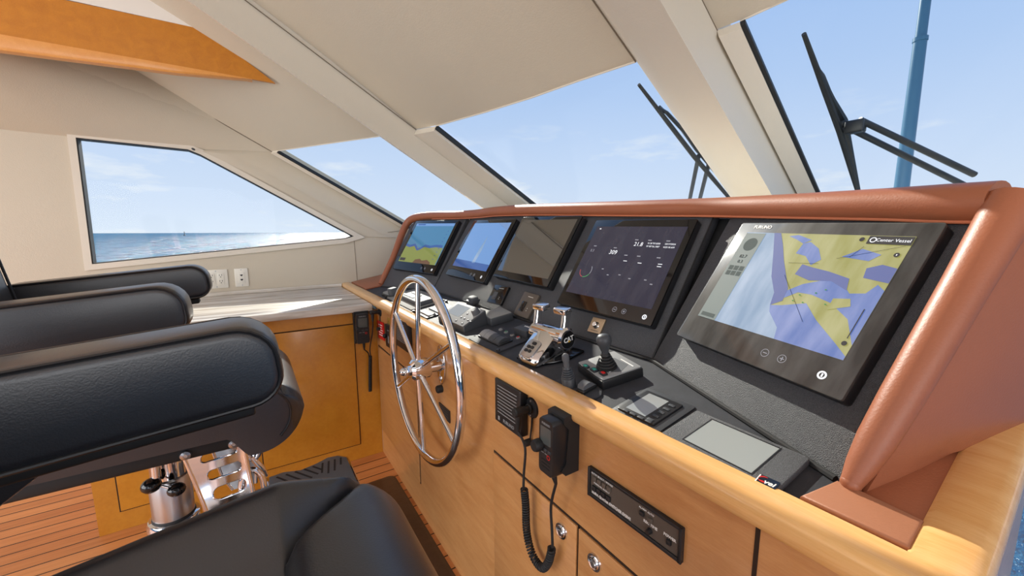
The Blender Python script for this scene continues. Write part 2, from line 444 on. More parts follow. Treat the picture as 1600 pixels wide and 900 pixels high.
# --- top edge of the windscreen (where the headliner ends)
A1 = atz(425, 237, 1.75); A2 = atz(600, 212, 1.80)
B1 = atz(682, 196, 1.785); Bm = [atz(760, 174, 1.768), atz(830, 152, 1.768), atz(905, 125, 1.765)]; B2 = atz(994, 95, 1.755)
R1 = atz(1121, 46, 1.79); R1b = atz(1156, 33, 1.80); R2 = atz(1228, 0, 1.82)
R3 = Vector((-.05, 1.20, 1.865)); R4 = Vector((.7, 1.10, 1.86)); R5 = Vector((1.4, .7, 1.83)); R6 = Vector((2.0, .1, 1.78))
L0 = atz(651, 202, 1.80)
def down(p, z): return Vector(p) + DD*(p[2]-z)
ZB = 1.215
panes = [('window_2', [A1, A2]), ('window_3', [B1]+Bm+[B2]), ('window_4', [R1b, R2, R3, R4]), ('window_5', [R5, R6])]
nrm = DD.cross(Vector((1, 0, 0))).normalized()
if nrm.z < 0: nrm = -nrm            # outward (up / forward)
for nm, top in panes:
    mb = MB()
    lo = [down(p, ZB) for p in top]
    mb.slab([q+nrm*.02 for q in top]+[q+nrm*.02 for q in lo[::-1]], -.006)
    struct(mb, nm, 'glass')

# --- headliner
VX = -2.465
V00, V01, V10, V11 = atx(125, 5, VX), atx(322, 47, VX), atx(125, 76, VX), atx(430, 130, VX)   # corners of the wooden valance
LIP0, LIP1 = atx(125, 95, VX), atx(395, 130, VX)
Q = atx(230, 110, VX-.03)
ZC = 2.42
def upto(p, z): return Vector(p) + DD*(p[2]-z)
def strip(mb, lo, hi, th=.03, mi=0):
    for i in range(len(lo)-1): mb.slab([lo[i], lo[i+1], hi[i+1], hi[i]], th, mi)
def along(P, n):
    P = [Vector(q) for q in P]; L = [0.]
    for u, v in zip(P, P[1:]): L.append(L[-1]+max(1e-4, (v-u).length))
    out = []
    for k in range(n+1):
        s = L[-1]*k/n; i = 0
        while i < len(L)-2 and L[i+1] < s: i += 1
        out.append(P[i].lerp(P[i+1], (s-L[i])/(L[i+1]-L[i])))
    return out
def skin(mb, lo, hi, n=24, m=8, sag=0., th=.03):
    # upholstered surface stretched between two rails, solid
    A, B = along(lo, n), along(hi, n); b2 = bmesh.new(); G = []
    for u, v in zip(A, B):
        row = []
        for k in range(m+1):
            t = k/m; row.append(u.lerp(v, t)+Vector((0, 0, sag*math.sin(math.pi*t))))
        G.append(row)
    V1 = [[b2.verts.new(q) for q in r] for r in G]; V2 = [[b2.verts.new(q+Vector((0, 0, th))) for q in r] for r in G]
    for i in range(n):
        for k in range(m):
            b2.faces.new((V1[i][k], V1[i+1][k], V1[i+1][k+1], V1[i][k+1])); b2.faces.new((V2[i][k], V2[i][k+1], V2[i+1][k+1], V2[i+1][k]))
    for i in range(n):
        for k in (0, m): b2.faces.new((V1[i][k], V1[i+1][k], V2[i+1][k], V2[i][k]))
    for k in range(m):
        for i in (0, n): b2.faces.new((V1[i][k], V1[i][k+1], V2[i][k+1], V2[i][k]))
    bmesh.ops.recalc_face_normals(b2, faces=b2.faces[:])
    return mb._merge(b2)
vz0 = LIP0.z
side_top = [(XW, -2.2, 1.765), (XW, -.69, 1.735), (XW, -.25, 1.725), A1]
QP = upto(A1, 2.10)
side_in = [(VX-.05, -2.2, vz0+.05), (VX-.05, -1.0, vz0+.05), QP, QP+Vector((0, .003, 0))]
mb = MB(); skin(mb, side_top, side_in, 40, 8, .02)
struct(mb, 'ceiling_port_soffit', 'cream')
# left headliner between the seam and the first beam
A2u = upto(A2, ZC)
mb = MB(); skin(mb, [A1, A2], [upto(A1, ZC), A2u], 6, 4, 0)
struct(mb, 'ceiling_port_headliner', 'cream')
mb = MB()
C0 = [L0, B1]+Bm+[B2, R1]
skin(mb, C0[:-1], [upto(q, ZC) for q in C0[:-1]], 24, 8, .02)
struct(mb, 'ceiling_headliner', 'cream')
mb = MB()
C1 = [R1, R1b, R2, R3, R4, R5, R6]
skin(mb, C1, [upto(q, ZC) for q in C1], 30, 8, 0)
struct(mb, 'ceiling_starboard_headliner', 'cream')
# white liner above the valance and the flat ceiling
mb = MB(); mb.slab([Vector((VX-.02, -3.2, V00.z)), Vector((VX-.02, V01.y, V01.z)), Vector((VX-.02, V01.y, V01.z+.085)), Vector((VX-.02, V01.y-.25, ZC)), Vector((VX-.02, -3.2, ZC))], .02)
struct(mb, 'ceiling_riser', 'white_liner')
mb = MB()
poly = [Vector((VX-.04, -3.2, ZC)), Vector((VX-.04, A2u.y-.2, ZC)), A2u] + [upto(q, ZC) for q in C0[:-1]] + [upto(q, ZC) for q in C1] + [Vector((2.4, -.9, ZC)), Vector((2.4, -3.2, ZC))]
mb.slab(poly, .04)
struct(mb, 'ceiling', 'white_liner')
# seam welt from valance to pillar
mb = MB(); mb.tube([QP, A1], .0035, 8); struct(mb, 'trim_3', 'seam')

# --- A pillar between side window and windscreen
W1 = Vector((XW, -.232, 1.722)); W2 = Vector((XW, .635, 1.222))
A1d = down(A1, 1.20)
mb = MB()
mid1, mid2 = (W1+A1)/2+Vector((.035, 0, -.03)), (W2+A1d)/2+Vector((.03, -.02, 0))
mb.loft([[W1, mid1, A1, A1+nrm*.05, W1+Vector((-.06, 0, .05))], [W2, mid2, A1d, A1d+nrm*.05, W2+Vector((-.06, .0, .03))]])
struct(mb, 'trim_4', 'cream')
E1 = A1 + (A2-A1).normalized()*.045
mb = MB(); mb.slab([A1, A1d, down(E1, 1.2), E1], .016)
mb.slab([E1+nrm*.0, down(E1, 1.2), down(E1, 1.2)+(A2-A1).normalized()*.012, E1+(A2-A1).normalized()*.012], .018, 1)
struct(mb, 'trim_5', ['cream2', 'gasket'])

# --- beam 1 (windscreen mullion that runs on under the headliner)
def off(p, q): return Vector(p)+Vector(q)
def beam(sec, name, top_z, zl=1.18):
    lo = [down(p, zl) for p in sec]; hi = [upto(p, top_z) for p in sec]
    mb = MB(); mb.loft([hi, lo]); return mb
nd = -nrm
p_left = A2 + Vector((-.06, -.02, 0)); p_b = atz(600, 216, 1.725)
p_a = atz(649, 203, 1.797)
mb = beam([A2+nrm*.04, A2 + nd*.0, A2*.75+p_b*.25+nd*.008, A2*.3+p_b*.7+nd*.01, p_b, p_b*.55+p_a*.45+nd*.012, p_a, L0+nrm*.06], 'b', 2.50)
struct(mb, 'trim_6', 'cream2')
F1 = B1
mb = MB(); mb.slab([L0+nd*.004, down(L0, 1.19)+nd*.004, down(F1, 1.19)+nd*.004, F1+nd*.004], .03)
e = (B2-B1).normalized()
mb.slab([F1, down(F1, 1.19), down(F1+e*.010, 1.19), F1+e*.010], .022, 1)
mb.tube([L0+nd*.004, down(L0, 1.19)+nd*.004], .0022, 6, mi=2)
struct(mb, 'trim_7', ['cream2', 'gasket', 'seam'])

# --- beam 2 (the broad one)
p_e = atz(1052, 25, 1.74); p_e0 = atz(1020, 62, 1.845)
mb = beam([B2+nrm*.06, B2, B2*.6+p_e*.4+nd*.03, p_e+nd*.012, p_e*.5+R1*.5+nd*.012, R1, R1+nrm*.06], 'b2', 2.50)
struct(mb, 'trim_8', 'cream2')
mb = MB(); mb.slab([R1+nd*.003, down(R1, 1.19)+nd*.003, down(R1b, 1.19)+nd*.003, R1b+nd*.003], .03)
e2 = (R2-R1b).normalized()
mb.slab([R1b, down(R1b, 1.19), down(R1b+e2*.012, 1.19), R1b+e2*.012], .022, 1)
mb.tube([R1+nd*.003, down(R1, 1.19)+nd*.003], .0022, 6, mi=2)
struct(mb, 'trim_9', ['cream2', 'gasket', 'seam'])
# third mullion, out of the photograph to starboard
mb = beam([R4+nrm*.06, R4+Vector((0, 0, -.02)), (R4+R5)/2+nd*.05, R5+Vector((0, 0, -.02)), R5+nrm*.06], 'b3', 2.50)
struct(mb, 'trim_10', 'cream2')
# ceiling welts where headliner meets beams
mb = MB()
for p in (L0, B2, R1):
    mb.tube([upto(p, ZC)+nd*.004, p+nd*.004], .0022, 6)
struct(mb, 'trim_11', 'seam')
# edge welt of the headliner
mb = MB(); mb.tube([p+nd*.003 for p in [B1]+Bm+[B2]], .003, 8); mb.tube([A1, A2], .003, 8); mb.tube([R1b, R2, R3, R4], .003, 8)
struct(mb, 'trim_12', 'cream2')

# --- wooden valance hanging at the edge of the ceiling
v = thing('valance', 'varnished wooden valance board under the ceiling in the upper left corner', 'valance', Tr(VX, V11.y, V11.z))
Ti = Tr(VX, V11.y, V11.z).inverted()
T = frame(Vector((VX, 0, 0)), (0, 1, 0), (0, 0, 1), (1, 0, 0))
k0 = (V10.z-V11.z)/(V10.y-V11.y); k1 = (V00.z-V01.z)/(V00.y-V01.y)
mb = MB(); mb.prism([(-2.2, V11.z+k0*(-2.2-V11.y)), (V11.y, V11.z), (V01.y, V01.z), (-2.2, V01.z+k1*(-2.2-V01.y))], -.014, .0, T=Ti @ T)
mb.build('face_board', 'wood_valance', v)
mb = MB()
def lipsec(y, zb, zt): return [(VX+.001, y, zt), (VX+.004, y, zb+.3*(zt-zb)), (VX-.002, y, zb+.05*(zt-zb)), (VX-.012, y, zb), (VX-.055, y, zb+.006), (VX-.055, y, zt)]
secs = []
for y in [-2.2, -1.2]+[LIP1.y+d for d in (-.6, -.3, -.2, -.12, -.06, -.025, -.008, .0)]:
    zt = V11.z+k0*(y-V11.y)+.001
    f = min(1., max(.04, ((LIP1.y-y)/.30)**.5 if y < LIP1.y else .04))
    zl = LIP0.z+(LIP1.z-LIP0.z)*(y-LIP0.y)/(LIP1.y-LIP0.y)
    secs.append([tuple(q) for q in lipsec(y, zt-max(.003, (zt-zl)*f), zt)])
mb.loft(secs, T=Ti)
mb.build('lower_lip', 'wood_valance_lip', v)

# --- soft snap button on the headliner corner, seen by the side window
sn = MB(); sn.lathe([(0, .004), (.006, .003), (.008, 0)], 14, T=frame(atx(302, 233, XW+.03), (0, 1, 0), (0, -.4, .9), (.9, 0, -.4)))
tag(sn.build('snap_button', 'greydark'), 'small dark snap button on the cream liner at the corner of the side window', 'button')
# ================================================================== helm console
FAS = frame(Vector((0, FY, 0)), (1, 0, 0), (0, 0, 1), (0, -1, 0))
DT = R(10.5)
DASH = frame(Vector((0, .5935, ZD)), (1, 0, 0), (0, math.cos(DT), math.sin(DT)), (0, -math.sin(DT), math.cos(DT)))
def zd(y): return ZD+(y-.5935)*math.tan(DT)
TH = R(32); s_, c_ = math.sin(TH), math.cos(TH)
YB, ZP = .826, .928
XSL, XSR = -2.045, -.61
PC = frame(Vector((0, YB, ZP)), (1, 0, 0), (0, s_, c_), (0, -c_, s_))
def side(o, deg):
    ex = Vector((math.cos(R(deg)), math.sin(R(deg)), 0)); n2 = Vector((-ex.y, ex.x, 0))
    return frame(o, ex, n2*s_+Vector((0, 0, c_)), n2*(-c_)+Vector((0, 0, s_)))
PR = side(Vector((XSR, YB, ZP)), -17.5)
PL = side(Vector((XSL, YB, ZP)), 13)
WR, WL = .458, .525

con = thing('helm_console', 'long wooden helm console with black dash and brown leather brow below the windscreen', 'console', Tr(-1.2, FY, 0))
CI = Tr(-1.2, FY, 0).inverted()
def part(mb, name, mats, T=None, parent=con, label=None, inv=CI):
    mb.bm.transform(inv)
    o = mb.build(name, mats, parent)
    if label: o['label'] = label
    return o
XR = -.045
mb = MB(); mb.bx(-2.19, XR, FY, FY+.02, 0, .872); mb.prism([(FY+.02, 0), (1.45, 0), (1.45, zd(1.45)-.02), (FY+.02, .872)], 0, .02, T=frame(Vector((XR-.02, 0, 0)), (0, 1, 0), (0, 0, 1), (1, 0, 0)))
part(mb, 'fascia', 'wood_fascia')
def fxz(px, py): p = aty(px, py, FY); return p.x, p.z
# doors and drawer fronts
doors = [
    (-2.165, -1.575, .150, .632),     # behind the wheel
    (-.930, -.577, .150, .612),
    (-.570, -.232, .150, .612),
]
dobj = []
for x0, x1, z0, z1 in doors:
    mb = MB(); mb.bx(x0-.005, x1+.005, FY-.0012, FY, z0-.005, z1+.005, mi=1); mb.bx(x0, x1, FY-.006, FY, z0, z1, bev=.0015)
    dobj.append(part(mb, 'door', ['wood_fascia', 'gap']))
mb = MB(); mb.bx(-.228, -.222, FY-.001, FY, .15, .856); part(mb, 'panel_joint', 'gap')
# round flush latches
for px, py, d in ((878, 829, dobj[1]), (929.5, 878, dobj[2])):
    p = aty(px, py, FY-.006)
    mb = MB(); T = frame(p, (1, 0, 0), (0, 0, 1), (0, -1, 0))
    mb.lathe([(0, .002), (.0085, .002), (.0095, .006), (.0125, .007), (.014, .004), (.0178, .004), (.0185, .0), ], 28, T=T)
    mb.lathe([(0, .0085), (.006, .0085), (.0075, .005), (.0075, 0)], 20, T=T @ Tr(.0015, -.002, 0), mi=1)
    o = part(mb, 'latch', ['chrome', 'steel'], parent=d); o['label'] = 'round chrome latch'
# wooden rim, rounded
prof = [(.544, .856), (.536, .859), (.532, .866), (.5315, .876), (.533, .886), (.538, .893), (.547, .8965), (.566, .8975), (.586, .8965), (.592, .893), (.5935, .887), (.5935, .870), (.556, .856)]
XRIM = -.090
mb = MB()
def ringp(x, a=0): return [(x, y, z) for y, z in prof]
st = [ringp(XW+.002), ringp(-2.0), ringp(-1.0)]
inner = .5935
def retp(Y): return [(XRIM + (inner-y) - .0, Y, z) for y, z in prof]
mit = [(XRIM + (inner-y), y, z) for y, z in prof]
def retd(Y): return [(x, y, z+(zd(Y)-ZD)) for x, y, z in retp(Y)]
mb.loft(st+[mit, retd(.66), retd(1.0), retd(1.45)])
part(mb, 'wooden_rim', 'wood_rim')
# dash surface
mb = MB(); mb.prism([(XW+.002, 0), (XRIM-.001, 0), (XRIM-.001, .9), (-.45, .9), (XW+.002, .9)], -.02, 0, T=DASH)
part(mb, 'dash_top', 'dash')
# instrument panels
def brow(F, px, py, off=.006):
    ez = F.to_3x3() @ Vector((0, 0, 1)); return on(px, py, F.translation+ez*off, ez)
bpx = [(PL, 595, 444, .019), (PL, 606, 421, .020), (PL, 616, 399, .021), (PL, 628, 366, .023), (PL, 637, 348, .025), (PL, 650, 340, .026), (PL, 675, 337, .026), (PL, 710, 336.5, .025), (PC, 745, 334.5, .025), (PC, 770, 331.5, .026), (PC, 800, 329.5, .027), (PC, 831, 328.5, .027),
       (PC, 900, 327.5, .027), (PC, 1000, 326.5, .027), (PC, 1110, 325, .027), (PR, 1200, 324, .028), (PR, 1300, 322.5, .029), (PR, 1390, 321, .030), (PR, 1475, 320, .032), (PR, 1560, 318, .032)]
path = [brow(F, x, y) for F, x, y, r in bpx]; rr = [r for *_, r in bpx]
def li(F, p): return F.inverted() @ p
yPL = li(PL, path[6]).y; ySL = li(PC, path[8]).y; ySR = li(PC, path[14]).y; yPR = li(PR, path[18]).y
mb = MB(); mb.prism([(XSL+.001, -.02), (XSR-.001, -.02), (XSR+.006, ySR), (-.9, li(PC, path[13]).y), (-1.3, li(PC, path[12]).y), (XSL-.004, ySL)], -.03, 0, T=PC, bev=.002)
part(mb, 'center_panel', 'crackle')
mb = MB(); mb.prism([(.001, -.02), (WR+.01, -.05), (WR+.01, yPR), (-.012, ySR)], -.03, 0, T=PR, bev=.002)
part(mb, 'starboard_panel', 'crackle')
mb = MB(); mb.prism([(-.001, -.02), (.006, ySL), (-WL+.04, yPL-.01), (-WL-.03, yPL-.06), (-WL-.01, -.04)], -.03, 0, T=PL, bev=.002)
part(mb, 'port_panel', 'crackle')
# dark joint along the foot of the panels
def foot(F, x):
    a = F @ Vector((x, -.1, .003)); b = F @ Vector((x, .1, .003)); n = DASH.to_3x3() @ Vector((0, 0, 1)); P0 = DASH.translation
    t = (P0-a).dot(n)/(b-a).dot(n); return a.lerp(b, t)+n*.002
pL0 = foot(PL, -WL)
mb = MB(); mb.tube([pL0, foot(PC, XSL), foot(PC, XSR), foot(PR, WR)], .0055, 8)
part(mb, 'panel_foot_gasket', 'black_soft')
# fine joints between the panels
mb = MB(); mb.tube([PC @ Vector((XSR, .0, .0005)), PC @ Vector((XSR+.006, ySR-.02, .0005))], .002, 6); part(mb, 'panel_joint', 'black_soft')
mb = MB(); mb.tube([PC @ Vector((XSL, .0, .0005)), PC @ Vector((XSL-.004, ySL-.02, .0005))], .002, 6); part(mb, 'panel_joint', 'black_soft')

# dark inner housing behind the panels
mb = MB()
inner = [PL @ Vector((-WL+.01, -.05, -.045)), PC @ Vector((XSL, -.05, -.045)), PC @ Vector((XSR, -.05, -.045)), PR @ Vector((WR, -.06, -.045))]
innt = [PL @ Vector((-WL+.01, yPL-.04, -.045)), PC @ Vector((XSL, ySL-.01, -.045)), PC @ Vector((XSR, ySR-.01, -.045)), PR @ Vector((WR, yPR, -.045))]
for i in range(3): mb.slab([inner[i], inner[i+1], innt[i+1], innt[i]], .012)
part(mb, 'panel_backing', 'black_soft')
# leather brow: a padded roll along the top of the panels and down the port end
def smooth(P, rs, k=5):
    out, ro = [], []
    for i in range(len(P)-1):
        a, b, c, d = P[max(i-1, 0)], P[i], P[i+1], P[min(i+2, len(P)-1)]
        for j in range(k):
            t = j/k
            out.append(.5*((2*b)+(c-a)*t+(2*a-5*b+4*c-d)*t*t+(3*b-a-3*c+d)*t**3)); ro.append(rs[i]*(1-t)+rs[i+1]*t)
    return out+[P[-1]], ro+[rs[-1]]
sp, sr = smooth(path, rr)
mb = MB(); mb.tube(sp, sr, 20)
br = part(mb, 'leather_brow', 'leather_brown')
pp = [brow(F, x, y, .022)+Vector((0, 0, -r*.80)) for F, x, y, r in bpx[6:]]
sp2, _ = smooth(pp, [1]*len(pp))
mb = MB(); mb.tube(sp2, .0028, 8); part(mb, 'brow_piping', 'leather_stitch', parent=br)
# padded deck behind the brow, up to the foot of the windscreen
mb = MB()
fr = [down(p, 1.24) for p in [A1, A2, B1]+Bm+[B2, R1, R2, R3]]
mb.slab([p+Vector((0, .01, .010)) for p in path[5:]]+[Vector((.9, 1.0, 1.29))]+fr[::-1], -.02)
part(mb, 'brow_deck', 'cream2')

# padded starboard wing: edge roll down the side of the panel and the outer leather face
mb = MB()
wp = [PR @ Vector((WR+.022+.006*t, -.028+t*(yPR+.028), .012)) for t in (0, .06, .15, .3, .5, .7, .9, 1.0)]
mb.tube(wp, [.012, .017, .021, .023, .024, .025, .027, .028], 18)
mb.ball(wp[0], .0125)
yf = Vector((.29, .957, 0)).normalized()
b0 = Vector((-.146, .66, zd(.66)+.001)); t0 = wp[-1]+Vector((.026, .004, .0))
loops = []
for t in (0, .05, .12, .35, 1.0):
    f = .75*t
    lp = []
    for k in range(11):
        u = k/10
        p = b0.lerp(t0, u) + yf*f
        if k == 0: p.z = zd(p.y)+.001
        p += Vector((.016*math.sin(math.pi*(.06+.9*u))*min(1, t*9+.1), 0, 0))
        lp.append(p)
    loops.append(lp)
back = [[p+Vector((-.022, .012, 0)) for p in lp] for lp in loops]
mb.loft([lp+bl[::-1] for lp, bl in zip(loops, back)])
part(mb, 'leather_wing', 'leather_brown')
# leather pads lying on the dash outside the wings
def dl(x, y, off=.01): return local(DASH, x, y, off)
f1 = [dl(1240, 786), dl(1416, 868), dl(1444, 813), dl(1345, 766), dl(1308, 750)]
mb = MB(); mb.prism([(p[0], max(.003, p[1])) for p in f1], 0, .011, T=DASH, bev=.004, seg=3)
part(mb, 'leather_pad', 'leather_brown2')
xr = f1[2][0]
mb = MB(); mb.prism([(f1[3][0]+.001, f1[3][1]+.002), (xr, f1[2][1]+.002), (xr, .85), (f1[3][0]+.02, .85)], 0, .006, T=DASH, bev=.002)
part(mb, 'leather_pad', 'leather_brown')
gl = DASH.inverted() @ pL0
mb = MB(); mb.prism([(XW+.01, .004), (dl(575, 450)[0], .004), (gl.x-.012, gl.y), (gl.x-.012, .5), (XW+.01, .5)], 0, .012, T=DASH, bev=.004)
part(mb, 'leather_pad', 'leather_brown')

# ================================================================== port counter and cabinet
ZC_ = .869
ct = thing('countertop', 'pale grey streaked stone countertop along the port wall under the side window', 'countertop', Tr(-2.58, 0, .833))
mb = MB(); mb.bx(XW+.001, XC, -.64, .529, .833, ZC_, bev=.004); mb.bm.transform(Tr(-2.58, 0, .833).inverted()); mb.build('slab', 'marble', ct)
mb = MB(); mb.bx(XW+.001, XW+.02, -.64, .53, ZC_, ZC_+.022, bev=.003); mb.bm.transform(Tr(-2.58, 0, .833).inverted()); mb.build('backsplash', 'marble', ct)

cb = thing('port_cabinet', 'wooden cabinet, honey light painted into it, with flat doors under the pale stone countertop', 'cabinet', Tr(-2.58, 0, 0))
KI = Tr(-2.58, 0, 0).inverted()
mb = MB(); mb.bx(XW+.002, XF, -.61, .554, 0, .832); mb.bm.transform(KI); mb.build('carcass', 'wood_port', cb)
for y0, y1, z0, z1 in ((-.02, .432, .088, .765), (-.535, -.075, .088, .765)):
    mb = MB(); mb.bx(XF, XF+.0012, y0-.005, y1+.005, z0-.005, z1+.005, mi=1); mb.bx(XF, XF+.006, y0, y1, z0, z1, bev=.0015)
    mb.bm.transform(KI); mb.build('door', ['wood_port', 'gap'], cb)

# power outlets on the wall
def outlet(px, py, w, label, kind):
    p = atx(px, py, XW); T = frame(p, (0, 1, 0), (0, 0, 1), (1, 0, 0))
    o = thing('outlet', label, 'outlet', T, 'ivory wall plates above the counter')
    mb = MB(); mb.prism(rrect(w, .114, .004), 0, .005, bev=.0015); mb.build('cover_plate', 'ivory', o)
    n = 2 if w > .1 else 1
    for i in range(n):
        cx = (i-(n-1)/2)*.046
        mb = MB(); mb.prism(rrect(.033, .067, .002, cx=cx), .005, .007, bev=.0006)
        if kind == 'power':
            for dy in (.018, -.018):
                for dx in (-.006, .006): mb.bx(cx+dx-.0012, cx+dx+.0012, dy+.001, dy+.010, .0065, .0074, mi=1)
                mb.prism(circ(.0028, 10, cx, dy-.006), .0065, .0074, mi=1)
        else:
            for dy in (.014, -.014): mb.prism([(cx-.007, dy+.005), (cx-.007, dy+.001), (cx, dy-.007), (cx+.007, dy+.001), (cx+.007, dy+.005)], .0065, .0074, mi=1)
        mb.build('receptacle', ['ivory', 'black'], o)
    for dy in (.048, -.048):
        mb = MB(); mb.lathe([(0, .0062), (.003, .006), (.0034, .005)], 12, T=Tr(0, dy, 0)); mb.build('screw', 'steel', o)
outlet(338, 436, .116, 'double ivory socket plate half hidden behind the farthest black armrest', 'power')
outlet(377.5, 433.5, .070, 'single ivory wall plate with two phone jacks above the counter', 'phone')

# floor mat
mt = MB(); a = atz(610, 747, 0)
mt.prism(rrect(1.9, .95, .03, cx=-.73, cy=FY-.02-.475) if False else rrect(1.55, .80, .035, cx=a.x-.01+.775, cy=FY-.018-.40), 0, .009, bev=.003)
tag(mt.build('floor_mat', 'mat_brown'), 'dark brown patterned floor mat at the foot of the helm console', 'mat')
# ================================================================== displays on the instrument panels
S_YEL = screen_mat('chart_land_yellow', srgb(168, 166, 66), .7, .10, haze=.45, vary=1)
S_SEA = screen_mat('chart_shallow_blue', srgb(62, 108, 196), .75, .10, haze=.45, vary=1)
S_DEEP = screen_mat('chart_deep_blue', srgb(22, 76, 180), .6, .08, haze=.45)
S_PALE = screen_mat('chart_pale_blue', srgb(140, 180, 224), .6, .12, haze=.45, vary=1)
S_TEAL = screen_mat('chart_info_teal', srgb(120, 150, 146), .4, .10, haze=.45)
S_NAVY = screen_mat('screen_navy', srgb(42, 42, 68), .7, .015, haze=.05, vary=1)
S_BLUE = screen_mat('echo_water_blue', srgb(64, 134, 178), .75, .05)
S_DBLUE = screen_mat('echo_dark_blue', srgb(36, 84, 160), .8, .05)
S_GREEN = screen_mat('echo_seabed_green', srgb(140, 152, 66), .75, .05)
S_BROWN = screen_mat('echo_brown', srgb(112, 72, 40), .7, .05)
S_SKY = screen_mat('screen_bright_blue', srgb(104, 150, 210), .8, .05, ior=1.9)
S_OFF = screen_mat('screen_off', srgb(0, 0, 0), 0, .012, rough=.03, ior=2.9)
S_TEXT = screen_mat('screen_text_white', srgb(226, 230, 236), 1.0, .3)
S_DIM = screen_mat('screen_text_dim', srgb(120, 124, 140), .8, .2)
S_BAR = screen_mat('screen_bar_dark', srgb(30, 32, 42), .5, .05)
BEZ = mat('display_bezel_glass', srgb(14, 14, 17), .05, spec=.6, vary=0)
BEZD = screen_mat('display_bezel_dusty', srgb(0, 0, 0), 0, .05, rough=.10, vary=1, haze=.5)

def display(P4, F, label, bez, dusty=False, th=.026, mats=None, draw=None, buttons=True):
    T, w, h = quad(P4, F, th)
    o = thing('chart_display', label, 'display', T, 'glass fronted displays along the helm')
    mb = MB(); mb.prism(rrect(w, h, .006), 0, th-.006, bev=.002); mb.prism(rrect(w*.97, h*.97, .005), -.004, 0); mb.build('housing', 'black', o)
    mb = MB(); mb.prism(rrect(w, h, .005), th-.006, th, bev=.0012); mb.build('cover_glass', BEZD if dusty else BEZ, o)
    l, r_, t_, b_ = bez
    z = th+.0003
    mb = MB(); W, H = w-l-r_, h-t_-b_
    S = Tr(-w/2+l, -h/2+b_, z)          # screen coordinates start at its lower left corner
    draw(mb, W, H, S)
    mb.build('screen', mats, o)
    if buttons:
        mb = MB()
        mb.lathe([(.0042, .0006), (.0072, .0006)], 20, T=Tr(w/2-r_*1.6, -h/2+b_*.45, th)); mb.bx(-.0012, .0012, -.003, .003, 0, .0006, T=Tr(w/2-r_*1.6, -h/2+b_*.45, th))
        o2 = mb.build('power_button', S_TEXT, o)
        mb = MB()
        for k, sgn in ((0, '-'), (1, '+')):
            x = w/2-r_*1.6-.105+.034*k; y = -h/2+b_*.5
            mb.lathe([(.0068, .0005), (.0078, .0005)], 20, T=Tr(x, y, th))
            mb.bx(x-.004, x+.004, y-.0007, y+.0007, th, th+.0006)
            if k: mb.bx(x-.0007, x+.0007, y-.004, y+.004, th, th+.0006)
        mb.build('zoom_buttons', S_DIM, o)
    return o, T, w, h
def P(mb, pts, W, H, S, mi, dz=0.):
    mb.slab([S @ Vector((x*W, y*H, dz)) for x, y in pts], .0001, mi)
FULL = [(0, 0), (1, 0), (1, 1), (0, 1)]

# 1 echo sounder picture
def d1(mb, W, H, S):
    P(mb, FULL, W, H, S, 0)
    P(mb, [(0, 0), (.985, 0), (.985, .40), (.75, .43), (.5, .40), (.42, .34), (.28, .42), (.12, .40), (0, .42)], W, H, S, 2, .0002)
    ridge = [(0, .46), (.12, .43), (.24, .47), (.36, .36), (.42, .38), (.52, .46), (.66, .44), (.8, .47), (.96, .46)]
    P(mb, ridge+[(x, y-.06) for x, y in ridge[::-1]], W, H, S, 1, .0004)
    P(mb, [(.40, .0), (.86, 0), (.84, .05), (.74, .10), (.62, .07), (.55, .11), (.44, .08)], W, H, S, 3, .0004)
    P(mb, [(.02, .03), (.17, .03), (.17, .10), (.02, .10)], W, H, S, 4, .0004)
    P(mb, [(.0, .93), (1, .93), (1, 1), (0, 1)], W, H, S, 5, .0004)
    P(mb, [(.06, .955), (.26, .955), (.26, .985), (.06, .985)], W, H, S, 1, .0006)
    for k in range(9): P(mb, [(.86+.006*k, .12+.085*k), (.885+.006*k, .12+.085*k), (.885+.006*k, .135+.085*k), (.86+.006*k, .135+.085*k)], W, H, S, 1, .0004)
display([(648, 345), (717, 345), (678, 428), (615, 420)], PL, 'leftmost glass display showing a blue and green echo sounder picture, on the angled port panel', (.028, .022, .02, .055), mats=[S_BLUE, S_DBLUE, S_GREEN, S_BROWN, S_BAR, S_SKY], draw=d1)
# 2 blue page, mostly the sky reflection painted as a glowing screen colour
def d2(mb, W, H, S):
    P(mb, FULL, W, H, S, 0)
    P(mb, [(0, .0), (1, 0), (1, .13), (0, .16)], W, H, S, 1, .0002)
    P(mb, [(.52, .12), (.60, .12), (.62, .4), (.58, .72), (.53, .4)], W, H, S, 2, .0002)
display([(742, 344), (807, 342), (755, 442), (695, 428)], PC, 'second glass display from the left showing a bright blue page with sky reflection painted in', (.03, .026, .02, .055), mats=[S_SKY, S_DBLUE, S_PALE], draw=d2)
# 3 switched off
def d3(mb, W, H, S): P(mb, FULL, W, H, S, 0)
display([(818, 338), (909, 338), (856, 447), (769, 432)], PC, 'middle glass display, switched off and mirroring the cream headliner', (.016, .016, .016, .03), mats=[S_OFF], draw=d3, buttons=False, th=.034)
